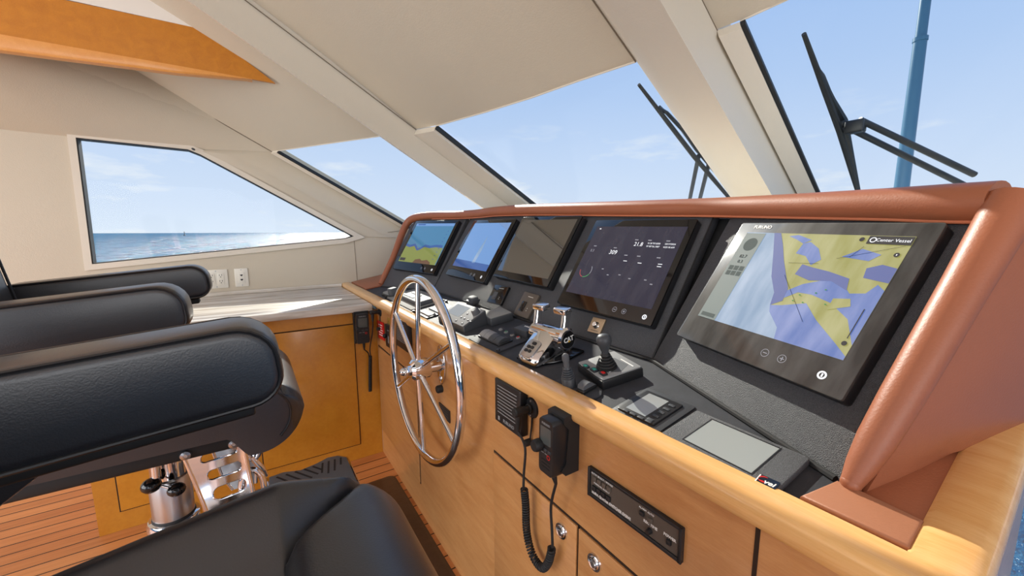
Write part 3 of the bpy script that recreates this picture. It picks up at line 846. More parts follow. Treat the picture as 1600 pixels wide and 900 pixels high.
# 4 engine and data page
def d4(mb, W, H, S):
    P(mb, FULL, W, H, S, 0)
    def t(s, x, y, size, mi=1): mb.text(s, size*H, S @ Tr(x*W, y*H, .0006), mi, ext=.0001, shear=0)
    t('21.8', .60, .755, .075); t('309', .36, .625, .085); t('0.3', .09, .63, .055, 2)
    t('N 26\u00b007.6500', .755, .775, .030, 1); t('W 80\u00b006.1987', .755, .735, .030, 1)
    t('10/17/2024', .91, .775, .030, 1); t('4:20:18 AM', .91, .735, .030, 1)
    for x, y in ((.56, .815), (.70, .815), (.88, .815), (.36, .69), (.10, .70), (.52, .60), (.66, .60), (.86, .60)): P(mb, [(x-.018, y-.006), (x+.018, y-.006), (x+.018, y+.006), (x-.018, y+.006)], W, H, S, 2, .0004)
    for x, y in ((.54, .52), (.70, .51), (.90, .52), (.90, .49)): P(mb, [(x-.02, y), (x+.02, y), (x+.02, y+.008), (x-.02, y+.008)], W, H, S, 1, .0004)
    P(mb, [(.05, .955), (.07, .955), (.07, .97), (.05, .97)], W, H, S, 1, .0004)
    for a0, a1, mi in ((180, 260, 3), (265, 330, 4), (335, 400, 2)):
        pts = []
        for k in range(9): a = R(a0+(a1-a0)*k/8); pts.append((.13+.075*math.cos(a), .34+.075*math.sin(a)*W/H))
        for k in range(8, -1, -1): a = R(a0+(a1-a0)*k/8); pts.append((.13+.068*math.cos(a), .34+.068*math.sin(a)*W/H))
        P(mb, pts, W, H, S, mi, .0004)
    for x, y in ((.33, .38), (.42, .31), (.55, .33), (.67, .30), (.83, .31), (.90, .27)): P(mb, [(x-.012, y), (x+.012, y), (x+.012, y+.012), (x-.012, y+.012)], W, H, S, 2, .0004)
display([(931, 343), (1087, 343), (1020, 509), (870, 474)], PC, 'dark navy glass display with white figures 21.8 and 309, left of the big chart', (.02, .018, .026, .045), dusty=False, mats=[S_NAVY, S_TEXT, S_DIM, screen_mat('gauge_red', srgb(190, 60, 60), .8), screen_mat('gauge_green', srgb(60, 170, 90), .8)], draw=d4)
# 5 chart page
def d5(mb, W, H, S):
    P(mb, FULL, W, H, S, 0)                                           # land
    P(mb, [(0, 0), (.62, 0), (.60, .10), (.50, .22), (.46, .40), (.38, .55), (.30, .78), (.22, 1), (0, 1)], W, H, S, 3, .0002)
    P(mb, [(.62, 0), (1, 0), (1, .03), (.93, .10), (.78, .24), (.68, .36), (.55, .30), (.48, .28), (.50, .22), (.60, .10)], W, H, S, 1, .0003)
    P(mb, [(.22, 1), (.30, .78), (.38, .55), (.46, .40), (.48, .28), (.54, .34), (.53, .46), (.47, .58), (.40, .72), (.33, .88), (.27, 1)], W, H, S, 2, .0004)
    P(mb, [(.53, .36), (.60, .44), (.68, .44), (.80, .40), (.92, .30), (1, .12), (1, .56), (.96, .60), (.93, .52), (.86, .50), (.80, .58), (.70, .58), (.60, .52), (.53, .44)], W, H, S, 1, .0003)
    P(mb, [(.52, .60), (.62, .56), (.74, .58), (.84, .52), (.82, .62), (.70, .66), (.60, .68), (.53, .70)], W, H, S, 2, .0005)
    P(mb, [(.45, .80), (.52, .78), (.58, .70), (.62, .76), (.57, .86), (.50, .92), (.46, .90)], W, H, S, 1, .0003)
    P(mb, [(.88, .64), (1, .62), (1, .74), (.93, .76), (.87, .72)], W, H, S, 2, .0004)
    P(mb, [(.72, .80), (.86, .78), (.90, .84), (.80, .88)], W, H, S, 1, .0004)
    P(mb, [(.34, .97), (.40, .94), (.46, .90), (.50, .94), (.40, .985)], W, H, S, 1, .0004)
    P(mb, [(.80, .34), (.90, .40), (.88, .46), (.80, .44)], W, H, S, 0, .0006)
    P(mb, [(0, .0), (.16, 0), (.16, .99), (0, .99)], W, H, S, 4, .0006)  # info strip on the left
    c = [( .085+.052*math.cos(2*math.pi*k/24), .86+.052*math.sin(2*math.pi*k/24)*W/H) for k in range(24)]
    P(mb, c, W, H, S, 5, .0008)
    def t(s, x, y, size, mi): mb.text(s, size*H, S @ Tr(x*W, y*H, .001), mi, ext=.0001)
    t('82.7', .085, .72, .05, 6); t('0.3', .085, .66, .05, 6)
    for i in range(3):
        for j in range(2): P(mb, [(.02+.045*i, .50+.06*j), (.058+.045*i, .50+.06*j), (.058+.045*i, .55+.06*j), (.02+.045*i, .55+.06*j)], W, H, S, 5, .0008)
    P(mb, [(.02, .02), (.14, .02), (.14, .06), (.02, .06)], W, H, S, 5, .0008)
    P(mb, [(.80, .925), (1, .925), (1, .995), (.80, .995)], W, H, S, 6, .0008)
    t('Center Vessel', .915, .96, .038, 7)
    mb.lathe([(.0035, .0003), (.005, .0003)], 16, T=S @ Tr(.825*W, .96*H, .0008), mi=7)
    for x, y in ((.77, .962), (.965, .845), (.965, .12)):
        P(mb, [(x+.013*math.cos(2*math.pi*k/16), y+.013*math.sin(2*math.pi*k/16)*W/H) for k in range(16)], W, H, S, 6, .0008)
    P(mb, [(.963, .845-.006), (.967, .845-.006), (.967, .845+.006), (.963, .845+.006)], W, H, S, 7, .0011)
    P(mb, [(.963, .16), (.968, .16), (.968, .40), (.963, .40)], W, H, S, 6, .0008)
    for (xa, ya), (xb, yb) in (((.80, .9), (.76, .80)), ((.70, .78), (.98, .92)), ((.46, .58), (.72, .20)), ((.62, .72), (.44, .70))):
        d = Vector((xb-xa, yb-ya)); n = Vector((-d.y, d.x)).normalized()*.0012
        P(mb, [(xa+n.x, ya+n.y), (xb+n.x, yb+n.y), (xb-n.x, yb-n.y), (xa-n.x, ya-n.y)], W, H, S, 6, .0009)
    for x, y in ((.62, .42), (.70, .46), (.78, .38), (.66, .36), (.60, .36), (.74, .50)): P(mb, [(x-.005, y-.005), (x+.005, y-.005), (x+.005, y+.005), (x-.005, y+.005)], W, H, S, 8, .0009)
o5 = display([(1160, 347), (1474, 349), (1320, 627), (1057, 524)], PR, 'biggest glass display at the right showing a blue and yellow nautical chart', (.03, .026, .026, .06), dusty=True, mats=[S_YEL, S_SEA, S_DEEP, S_PALE, S_TEAL, screen_mat('chart_gauge_green', srgb(84, 112, 108), .4, .08), S_BAR, S_TEXT, screen_mat('chart_buoy_green', srgb(60, 170, 80), .6)], draw=d5)
o, T, w, h = o5
mb = MB(); mb.text('FURUNO', .011, Tr(-w/2+.062, h/2-.012, .0262), 0, bold=.0002); mb.build('maker_lettering', 'white', o)

# two small switch modules on the centre panel
def module(P4, label, screen):
    T, w, h = quad(P4, PC, .012)
    o = thing('switch_module', label, 'switch panel', T, 'slim switch modules below the middle display')
    mb = MB(); mb.prism(rrect(w, h, .004), 0, .012, bev=.002); mb.build('face_plate', 'anodised' if not screen else 'black_gloss', o)
    mb = MB(); mb.prism(rrect(w*.26, h*.42, .003, cx=-w*.12, cy=-h*.10), .012, .016, bev=.001); mb.prism(rrect(w*.18, h*.12, .002, cx=-w*.12, cy=-h*.20), .016, .019, bev=.001); mb.build('rocker', 'black_gloss' if not screen else 'grey', o)
    mb = MB(); mb.bx(-w*.1, w*.24, h*.33, h*.345, .012, .0124); mb.build('marking', 'white', o)
    for dy in (.22, .13):
        mb = MB(); mb.lathe([(0, .0126), (.0015, .0126), (.0017, .012)], 10, T=Tr(w*.2, -h*dy, 0)); mb.build('indicator', 'white', o)
module([(776, 443.5), (796, 450), (781, 474.5), (758, 472)], 'slim glossy switch module on the panel, nearer the steering wheel', True)
module([(821, 455.5), (843, 461.5), (823, 498), (800.5, 489.5)], 'slim taupe switch module on the panel, behind the chrome throttle levers', False)
# key switch plate
T, w, h = quad([(927.5, 495), (947, 499.5), (936, 522), (916.5, 517)], PC, .006)
o = thing('key_switch', 'square satin steel switch plate with a round button below the navy display', 'switch', T)
mb = MB(); mb.prism(rrect(w, h, .002), 0, .006, bev=.001); mb.build('plate', 'brassy', o)
mb = MB(); mb.lathe([(0, .017), (.007, .017), (.0085, .015), (.0088, .008), (.0105, .007), (.011, .006)], 24); mb.build('button', 'chrome', o)
mb = MB(); mb.bx(-w*.28, w*.28, -h*.37, -h*.34, .006, .0063); mb.build('marking', 'black', o)

# ================================================================== things on the dash
# flat grey monitor panel with logo badge
T, w, h = quad([(1089.5, 637.5), (1262, 716.5), (1215, 769), (1030, 680)], DASH, .012)
o = thing('monitor_panel', 'flat textured black panel with a blank grey screen near the right end of the dash', 'monitor', T)
mb = MB(); mb.prism(rrect(w, h, .006), 0, .012, bev=.0025); mb.build('panel', 'crackle', o)
q4 = [local(T, x, y, .012) for x, y in ((1110, 656), (1218, 699.5), (1176, 740), (1069.5, 687.5))]
x0, x1, y0, y1 = (q4[0][0]+q4[3][0])/2, (q4[1][0]+q4[2][0])/2, (q4[2][1]+q4[3][1])/2, (q4[0][1]+q4[1][1])/2
mb = MB(); mb.holed([(x0-.002, y0-.002), (x1+.002, y0-.002), (x1+.002, y1+.002), (x0-.002, y1+.002)], [[(x0, y0), (x1, y0), (x1, y1), (x0, y1)]], .0119, .0127); mb.build('screen_frame', 'black', o)
mb = MB(); mb.bx(x0, x1, y0, y1, .0118, .0122); mb.build('screen', 'lcd', o)
lg, lw, lh = quad([(1188, 740), (1220, 755), (1209.5, 766), (1178, 752)], DASH, .013)
TL = T.inverted() @ lg
mb = MB(); mb.prism(rrect(lw, lh, .001), .0115, .0132, T=TL); ob = mb.build('badge', 'black_gloss', o)
mb = MB(); mb.bx(-lw*.49, -lw*.43, -lh*.45, lh*.45, .0132, .0135, T=TL, mi=0)
mb.text('vei', lh*.62, TL @ Tr(lw*.13, -lh*.08, .0134), 0, shear=.15, bold=lh*.012)
for a0, a1, w0 in ((60, 200, .10), (215, 330, .17)):
    ps = []
    for k in range(11):
        a = R(a0+(a1-a0)*k/10); ps.append((-lw*.20+lh*.34*math.cos(a), lh*.08+lh*.34*math.sin(a)))
    for k in range(10, -1, -1):
        a = R(a0+(a1-a0)*k/10); rr_ = lh*(.34-w0*math.sin(math.pi*k/10)-.01); ps.append((-lw*.20+rr_*math.cos(a), lh*.08+rr_*math.sin(a)))
    mb.prism(ps, .0132, .0135, T=TL, mi=1)
mb.build('badge_logo', ['white', 'red'], ob)

# small multifunction display with keys
T, w, h = quad([(1016, 592), (1091, 634), (1030, 679), (925, 626)], DASH, .004)
T, w, h = quad([(1010.5, 609.5), (1068, 633), (1021, 664.5), (964.5, 637)], DASH, .006)
o = thing('data_display', 'small grey display with soft keys on the dash between joystick and blank grey screen', 'display', T)
mb = MB(); mb.prism(rrect(w*1.30, h*1.36, .008, cx=.004, cy=.0), 0, .003, bev=.001); mb.build('mounting_plate', 'greydark', o)
mb = MB(); mb.prism(rrect(w, h, .004), 0, .007, bev=.002); mb.build('bezel', 'black', o)
q4 = [local(T, x, y, .006) for x, y in ((1013, 614), (1044.5, 628.5), (1006, 652.5), (982, 637.5))]
x0, x1, y0, y1 = (q4[0][0]+q4[3][0])/2, (q4[1][0]+q4[2][0])/2, (q4[2][1]+q4[3][1])/2, (q4[0][1]+q4[1][1])/2
mb = MB(); mb.bx(x0, x1, y0, y1, .0068, .0073); mb.build('screen', 'glasskit', o)
for k in range(5):
    mb = MB(); yy = y1-.006-(y1-y0-.008)*k/4
    mb.prism(rrect(.013, .007, .0015, cx=x1+.014, cy=yy-.004), .0068, .0088, bev=.0006); mb.build('key', 'greydark', o)
for k in range(4):
    mb = MB(); mb.prism(rrect(.013, .006, .0015, cx=x0+.008+(w*.62)*k/3, cy=y0-.009), .0068, .0088, bev=.0006); mb.build('key', 'greydark', o)

# thruster joystick on square pad
T, w, h = quad([(955, 546), (998.5, 568.5), (946.5, 599), (905.5, 567)], DASH, .026)
o = thing('joystick_control', 'big black joystick with ribbed boot on a square pad with three coloured keys', 'joystick', T)
mb = MB(); mb.prism(rrect(w, h, .004), 0, .022, bev=.002); mb.build('base', 'black', o)
mb = MB(); mb.prism(rrect(w*.95, h*.95, .004), .022, .026, bev=.0015); mb.build('top_plate', 'lightgrey', o)
mb = MB(); mb.prism([(-.012, -.026), (.028, -.036), (.05, .0), (.03, .034), (-.02, .03)], .026, .0264); mb.build('printed_panel', 'grey', o)
jx, jy = local(T, 948, 574, .026)
prof = [(0, .07), (.010, .066)]
bp = [(.024, 0), (.025, .003)]
for k in range(5): r0 = .0235-.0028*k; z0 = .005+.0062*k; bp += [(r0-.0028, z0), (r0, z0+.0025), (r0-.0006, z0+.004)]
bp += [(.009, .038)]
mb = MB(); mb.lathe(bp, 28, T=Tr(jx, jy, .026)); mb.build('boot', 'black_soft', o)
mb = MB(); mb.lathe([(.0085, .034), (.0088, .042), (.0118, .051), (.0155, .060), (.0175, .068), (.0168, .076), (.0125, .082), (.006, .0845), (0, .085)], 28, T=Tr(jx, jy, .026)); mb.build('handle', 'greydark', o)
for (px, py), c in (((915, 572.5), 'teal'), ((928.5, 578), 'teal'), ((942.5, 583.5), 'red')):
    kx, ky = local(T, px, py, .028)
    mb = MB(); mb.prism(rrect(.021, .014, .003, cx=kx, cy=ky), .026, .030, bev=.001); mb.prism(rrect(.012, .008, .002, cx=kx, cy=ky), .030, .0312, bev=.0005, mi=1)
    mb.build('key', ['black', c], o)
mb = MB(); mb.prism([(-.004, -.004), (.004, -.004), (0, .006)], .0264, .0267, T=Tr(.034, -.018, 0)); mb.build('arrow_mark', 'white', o)
mb = MB(); mb.bx(-.005, .045, .0365, .0395, .0262, .0266); mb.build('marking', 'white', o)

# small thruster stick on an oval plate with rocker
T = spot(905, 605, DASH, .004)
q = [local(T, x, y, .004) for x, y in ((862, 596), (885, 588), (905, 590), (941, 609), (940, 617), (922, 626), (904, 618))]
o = thing('thruster_control', 'small black stick with ribbed boot on a blue-black plate beside the wooden rim', 'joystick', T)
mb = MB(); mb.prism(q, 0, .005, bev=.0015); mb.build('plate', 'dash', o)
bx_, by_ = local(T, 889.5, 603, .005)
bp = [(.0165, 0), (.0165, .020), (.0155, .022)]
for k in range(5): r0 = .0155-.0014*k; z0 = .023+.005*k; bp += [(r0-.002, z0), (r0, z0+.002), (r0-.0004, z0+.0038)]
bp += [(.008, .050)]
mb = MB(); mb.lathe(bp, 24, T=Tr(bx_, by_, .005)); mb.build('boot', 'greydark', o)
mb = MB(); mb.lathe([(.007, .048), (.0065, .060), (.008, .064), (.0085, .070), (.0078, .078), (.004, .082), (0, .083)], 20, T=Tr(bx_, by_, .005)); mb.build('handle', 'grey', o)
rx, ry = local(T, 917, 609, .005)
mb = MB(); mb.prism(rrect(.024, .044, .004, cx=rx, cy=ry), .005, .014, bev=.003); mb.build('rocker_base', 'black', o)
mb = MB(); TT = Tr(rx, ry, .014)
mb.loft([[(x, y, z) for y, z in ((-.018, 0), (-.016, .008), (-.006, .012), (.004, .012), (.012, .006), (.018, 0))] for x in (-.010, .010)], T=TT)
mb.build('rocker', 'grey', o)

# engine throttle with two chrome levers
T = spot(853, 556, DASH, 0, R(4))
o = thing('throttle_control', 'chrome twin lever engine throttle on the dash right of the steering wheel', 'throttle', T)
mb = MB(); mb.prism([(-.055, -.062), (.03, -.066), (.078, .0), (.078, .075), (-.05, .075)], 0, .008, bev=.003); mb.build('base_plate', 'black_gloss', o)
side_pts = [(-.074, .006), (-.074, .020), (-.066, .028), (-.02, .054), (.01, .074), (.04, .079), (.058, .062), (.066, .036), (.068, .006)]
mb = MB()
def sec(x, k): return [(x, y*(1 if y > 0 else k), z*(.92 if k < 1 else 1)) for y, z in side_pts]
mb.loft([sec(-.042, .86), sec(-.034, .97), sec(-.015, 1), sec(.015, 1), sec(.034, .97), sec(.042, .86)])
mb.build('body', 'chrome', o, auto=50)
DX, DZ = -.007, .054
TD = Tr(DX, .028, DZ) @ Ry(R(90))
mb = MB(); mb.lathe([(0, -.062), (.022, -.062), (.027, -.058), (.028, -.048), (.027, .05), (.031, .054), (.032, .07), (.027, .076), (0, .076)], 36, T=TD); dr = mb.build('drum', 'chrome', o)
mb = MB(); mb.lathe([(.0, .0785), (.023, .0785), (.0245, .0765), (.0245, .0745)], 32, T=TD); cap = mb.build('end_cap', 'black_gloss', o)
TT = Tr(DX+.0788, .028, DZ) @ frame(Vector((0, 0, 0)), (0, 1, 0), (0, 0, 1), (1, 0, 0))
mb = MB(); mb.text('CAT', .0185, TT @ Tr(0, .001, 0), 0, bold=.0006); mb.prism([(-.0042, -.0062), (.0042, -.0062), (0, .0002)], .0003, .0007, T=TT, mi=1); mb.build('maker_lettering', ['white', screen_mat('badge_yellow', srgb(0, 0, 0), 0, .5)], cap)
M_Y = bpy.data.materials['badge_yellow'].node_tree.nodes['Principled BSDF']; M_Y.inputs['Base Color'].default_value = srgb(232, 186, 40)
for sx in (-1, 1):
    x = DX+.052*sx+(.008 if sx > 0 else -.002)
    y0, z0, y1, z1 = .028, DZ+.004, .050, .122
    mb = MB()
    mb.loft([[(x+a*.0088, y0+(y1-y0)*t+b*wd, z0+(z1-z0)*t) for a, b in ((-1, -.8), (-.5, -1), (.5, -1), (1, -.8), (1, .8), (.5, 1), (-.5, 1), (-1, .8))] for t, wd in ((0, .015), (.25, .011), (.7, .0105), (1, .012))])
    mb.tube([(x, y1, z1-.006), (x-sx*.006, y1, z1+.003)], .011, 12)
    lv = mb.build('lever', 'chrome', o)
    mb = MB(); mb.bx(min(x+sx*.010, x-sx*.036), max(x+sx*.010, x-sx*.036), y1-.017, y1+.014, z1-.005, z1+.013, bev=.0045, seg=4)
    mb.build('grip', 'chrome', lv)
sl = math.atan2(.054-.028, .046)
TB = Tr(-.004, -.047, .0398) @ Rx(sl)
mb = MB(); mb.prism(rrect(.05, .058, .012), -.001, .0022, bev=.001, T=TB); pnl = mb.build('key_panel', 'steel', o)
for kx, ky, kw in ((.004, .017, .015), (-.008, .003, .011), (.007, .003, .011), (-.008, -.010, .011), (.007, -.010, .011)):
    mb = MB(); mb.prism(rrect(kw, .0095, .003, cx=kx, cy=ky), .002, .0055, bev=.0015, T=TB); mb.build('key', 'black', pnl)

# trim tab rocker panel
T, w, h = quad([(775.5, 507), (827, 529), (778, 550.5), (740, 532.5)], DASH, .006)
o = thing('rocker_switch_panel', 'black panel of fat rocker switches and coloured push buttons left of the throttle', 'switch panel', T)
mb = MB(); mb.prism(rrect(w, h, .003), 0, .006, bev=.0015); mb.build('plate', 'dash', o)
q4 = [local(T, x, y, .010) for x, y in ((767, 516.5), (801, 531), (779, 541.5), (747, 524))]
cx = sum(p[0] for p in q4)/4; cy = sum(p[1] for p in q4)/4; rw = abs(q4[1][0]-q4[0][0]); rh = abs(q4[0][1]-q4[3][1])*1.0
mb = MB(); mb.prism(rrect(rw*1.02, rh*1.05, .004, cx=cx, cy=cy), .006, .012, bev=.002); mb.build('rocker_frame', 'black', o)
for k in range(4):
    x0 = cx-rw*.47+rw*.94*k/4; x1 = x0+rw*.94/4-.0022
    mb = MB(); mb.loft([[(x, cy+rh*a, z) for a, z in ((-.46, .011), (-.42, .016), (-.2, .0225), (.05, .0245), (.3, .021), (.44, .015), (.46, .011))] for x in (x0, x1)])
    mb.build('rocker', 'lightgrey' if k < 2 else 'greydark', o)  # left pair paler: the sunlight on that side is put into the colour
for (px, py), c in (((782, 514), 'lightgrey'), ((790.5, 518), 'green'), ((800, 522.5), 'black'), ((809.5, 526.5), 'red')):
    kx, ky = local(T, px, py, .01)
    mb = MB(); mb.lathe([(0, .0115), (.0042, .0115), (.0048, .010)], 18, T=Tr(kx, ky, 0), mi=1); mb.lathe([(.0048, .0105), (.0072, .0095), (.0078, .006)], 18, T=Tr(kx, ky, 0)); mb.build('push_button', ['lightgrey', c], o)
for px, py in ((778, 546), (824.5, 528.5)):
    kx, ky = local(T, px, py, .01)
    mb = MB(); mb.lathe([(0, .012), (.005, .0115), (.006, .009), (.006, .006)], 16, T=Tr(kx, ky, 0)); mb.build('screw_cap', 'black', o)

# small charcoal sensor box behind it
T, w, h = quad([(815, 505), (835, 511), (825, 519), (805, 512)], DASH, .03)
o = thing('sensor_box', 'small charcoal box with three white dots behind the chrome throttle', 'box', T)
mb = MB(); mb.prism(rrect(w, h, .004), 0, .03, bev=.003); mb.build('case', 'greydark', o)
mb = MB()
for k in range(3): mb.lathe([(0, .031), (.003, .031), (.0032, .03)], 12, T=Tr(-.008+.009*k, h*.2, 0))
mb.build('indicator_dots', 'white', o)

# autopilot control head
nl = on(682, 493.5, DASH @ Vector((0, 0, .022)), DASH.to_3x3() @ Vector((0, 0, 1)))
AT = R(29)
AF = frame(nl, (1, 0, 0), (0, math.cos(AT), math.sin(AT)), (0, -math.sin(AT), math.cos(AT)))
T, w, h = quad([(717, 470.5), (757, 484), (724.5, 511.5), (682, 493.5)], AF, 0)
T = T @ Tr(0, 0, -.0385)
o = thing('autopilot_head', 'grey autopilot control head with small screen and round knob behind the steering wheel', 'control unit', T)
nD = (T.inverted().to_3x3() @ (DASH.to_3x3() @ Vector((0, 0, 1)))).normalized(); pD = T.inverted() @ DASH.translation
def todash(x, y, z, k=0.): 
    p = Vector((x, y, z)); return p - nD*((p-pD).dot(nD)-k)
mb = MB(); rr_o = rrect(w, h, .005)
mb.loft([[todash(x, y, .036) for x, y in rr_o], [(x, y, .034) for x, y in rr_o], [(x*.98, y*.98, .0365) for x, y in rr_o]]); mb.build('case', 'greydark', o)
mb = MB(); mb.prism(rrect(w*.96, h*.96, .004), .036, .0385, bev=.001); mb.build('face_plate', 'lightgrey', o)
q4 = [local(T, x, y, .0385) for x, y in ((717, 475), (737, 482), (714, 494.5), (697, 487))]
x0, x1, y0, y1 = (q4[0][0]+q4[3][0])/2, (q4[1][0]+q4[2][0])/2, (q4[2][1]+q4[3][1])/2, (q4[0][1]+q4[1][1])/2
mb = MB(); mb.bx(x0, x1, y0, y1, .038, .039); mb.build('screen', 'glasskit', o)
kx, ky = local(T, 742.5, 486, .05)
mb = MB(); mb.lathe([(0, .020), (.012, .020), (.0145, .017), (.0155, .004), (.0155, 0)], 28, T=Tr(kx, ky, .0385)); mb.build('knob', 'grey', o)
for px, py in ((730, 490), (720.5, 495.5), (725.5, 497.5), (731, 500), (712.5, 500.5), (735, 502.5), (722, 505)):
    kx, ky = local(T, px, py, .04)
    mb = MB(); mb.prism(rrect(.0095, .0065, .003, cx=kx, cy=ky), .038, .041, bev=.001); mb.build('key', 'greydark', o)

# compass-topped lump and sun-struck box behind it
T = spot(740, 472, DASH, .01)
o = thing('search_light_remote', 'small grey knobbed control between the autopilot head and the panel', 'control unit', T)
mb = MB(); mb.prism(rrect(.062, .05, .008), 0, .022, bev=.004); mb.build('base', 'greydark', o)
mb = MB(); mb.loft([[(x*s, y*s, z) for x, y in rrect(.050, .034, .010)] for s, z in ((1, .022), (1.04, .028), (.95, .034), (.7, .037))]); mb.build('grip', 'grey', o)
T, w, h = quad([(775, 478), (797, 487), (770, 500), (757, 490)], DASH, .03)
o = thing('relay_box', 'low grey box on the dash below the glossy switch module', 'box', T)
mb = MB(); mb.prism(rrect(w, h, .004), 0, .028, bev=.003); mb.build('case', 'greydark', o)
mb = MB(); mb.prism(rrect(w*.94, h*.94, .004), .028, .031, bev=.001); mb.build('lid', 'lightgrey2', o)

# row of flat rocker switches
T, w, h = quad([(684, 473), (703, 480), (680, 498.5), (663, 489)], DASH, .006)
o = thing('rocker_bank', 'flat bank of pale rocker switches between pale keypad and autopilot head', 'switch panel', T)
mb = MB(); mb.prism(rrect(w, h, .003), 0, .006, bev=.001); mb.build('plate', 'black', o)
for k in range(3):
    mb = MB(); y = h*(.3-.3*k)
    mb.loft([[(x, y+a*h, z) for a, z in ((-.12, .006), (-.11, .012), (.0, .009), (.11, .014), (.12, .006))] for x in (-w*.42, w*.42)]); mb.build('rocker', 'lightgrey', o)

# pale plate with keypad
T, w, h = quad([(650, 451), (693, 467), (645.5, 485), (601, 463.5)], DASH, .005)
o = thing('remote_keypad', 'pale plate carrying a chunky grey keypad with a small knob behind the steering wheel top', 'keypad', T)
mb = MB(); mb.prism(rrect(w, h, .004), 0, .005, bev=.001); mb.build('plate', 'lightgrey2', o)
q4 = [local(T, x, y, .026) for x, y in ((641, 453), (680, 465), (653, 473), (627, 463))]
kp = Tr(sum(p[0] for p in q4)/4, sum(p[1] for p in q4)/4, 0)
kw = (q4[1][0]-q4[0][0]+q4[2][0]-q4[3][0])/2; kh = (q4[0][1]-q4[3][1]+q4[1][1]-q4[2][1])/2
mb = MB(); mb.prism(rrect(kw, kh, .010), .005, .026, T=kp, bev=.006, seg=3); k_ = mb.build('keypad_body', 'grey', o)
mb = MB(); mb.lathe([(0, .042), (.006, .041), (.007, .038), (.006, .026)], 16, T=kp @ Tr(kw*.1, kh*.05, 0)); mb.build('knob', 'black', k_)
for i in range(3):
    for j in range(2):
        mb = MB(); mb.prism(rrect(kw*.16, kh*.16, .003, cx=-kw*.33+kw*.17*i, cy=-kh*.22+kh*.45*j), .0255, .0285, T=kp, bev=.001); mb.build('key', 'lightgrey', k_)
for px, py in ((603, 463.5), (646, 486), (697, 470)):
    kx, ky = local(T, px, py, .01)
    mb = MB(); mb.lathe([(0, .014), (.006, .013), (.007, .005), (.007, 0)], 14, T=Tr(kx, ky, 0)); mb.build('fixing_screw', 'black', o)

# single lever far left
T = spot(608, 459, DASH, .01, R(6))
o = thing('anchor_lever', 'pale wedge shaped lever at the far left end of the dash', 'lever', T)
mb = MB(); mb.prism(rrect(.12, .05, .012), 0, .010, bev=.003); mb.build('base', 'black', o)
mb = MB(); mb.loft([[(x, y*wd, z) for y, z in ((-1, .010), (-.9, zt), (.9, zt), (1, .010))] for x, wd, zt in ((-.065, .010, .016), (-.02, .016, .026), (.04, .018, .034))]); mb.build('arm', 'lightgrey', o)
mb = MB(); mb.prism(rrect(.05, .044, .010, cx=.062), .010, .050, bev=.006, seg=3); mb.build('grip', 'grey', o)
# ================================================================== steering wheel
C0 = Vector((-1.300, .474, .773)); RW = .318
T = frame(C0, (1, 0, 0), (0, 0, 1), (0, -1, 0))
o = thing('steering_wheel', 'large polished steel steering wheel with six spokes on the wooden console', 'steering wheel', T)
mb = MB(); mb.tube([(RW*math.cos(2*math.pi*k/96), RW*math.sin(2*math.pi*k/96), 0) for k in range(96)], .0145, 18, closed=True); mb.build('rim', 'chrome', o)
for k in range(6):
    a = R(90+60*k)
    mb = MB(); mb.cyl((.03*math.cos(a), .03*math.sin(a), .010), ((RW-.006)*math.cos(a), (RW-.006)*math.sin(a), 0), .0088, n=14); mb.build('spoke', 'chrome', o)
mb = MB(); mb.lathe([(0, .040), (.026, .040), (.030, .036), (.037, .030), (.0375, -.022), (.034, -.028), (.022, -.030), (0, -.030)], 32); mb.build('hub', 'chrome', o)
mb = MB(); mb.lathe([(.017, .040), (.018, .052), (.014, .054), (.0135, .058), (.014, .064), (.010, .072), (0, .076)], 6, T=Tr(0, 0, 0)); mb.lathe([(.013, .052), (.0135, .062), (.011, .071), (.005, .0765), (0, .078)], 20); mb.build('cap_nut', 'chrome', o)
mb = MB(); mb.cyl((0, 0, -.028), (0, 0, -(FY-C0.y)+.002), .0205, .0225, 24); mb.build('shaft', 'chrome', o)
mb = MB(); pts = []
for k in range(40):
    a = 2*math.pi*k/40; pts.append((.036*math.copysign(abs(math.cos(a))**1.0, math.cos(a)), .074*math.copysign(abs(math.sin(a))**1.15, math.sin(a))))
zf = -(FY-C0.y)
mb.prism(pts, zf+.0005, zf+.008, bev=.002); fl = mb.build('flange', 'chrome', o)
for sy in (-1, 1):
    mb = MB(); mb.lathe([(0, .0135), (.006, .013), (.009, .008)], 6, T=Tr(0, sy*.052, zf)); mb.build('bolt', 'steel', fl)

# small bits on the fascia under the wheel
T = spot(690.5, 607, FAS)
mb = MB(); mb.lathe([(0, .022), (.012, .021), (.0145, .017), (.0145, 0)], 24); o = mb.build('rubber_stop', 'black_soft'); o.matrix_world = T
tag(o, 'round black rubber knob on the wooden fascia below the steering wheel flange', 'knob')
T, w, h = quad([(686, 629.5), (702.7, 643), (702, 662), (685, 644.5)], FAS, .004)
o = thing('vent_plate', 'small black rectangular plate on the fascia behind the lower right spoke', 'plate', T)
mb = MB(); mb.prism(rrect(w, h, .002), 0, .004, bev=.001); mb.build('plate', 'black', o)
mb = MB()
for k in range(4): mb.bx(-w*.38, w*.38, -h*.3+h*.2*k-.0012, -h*.3+h*.2*k+.0012, .004, .0052)
mb.build('ribs', 'greydark', o)

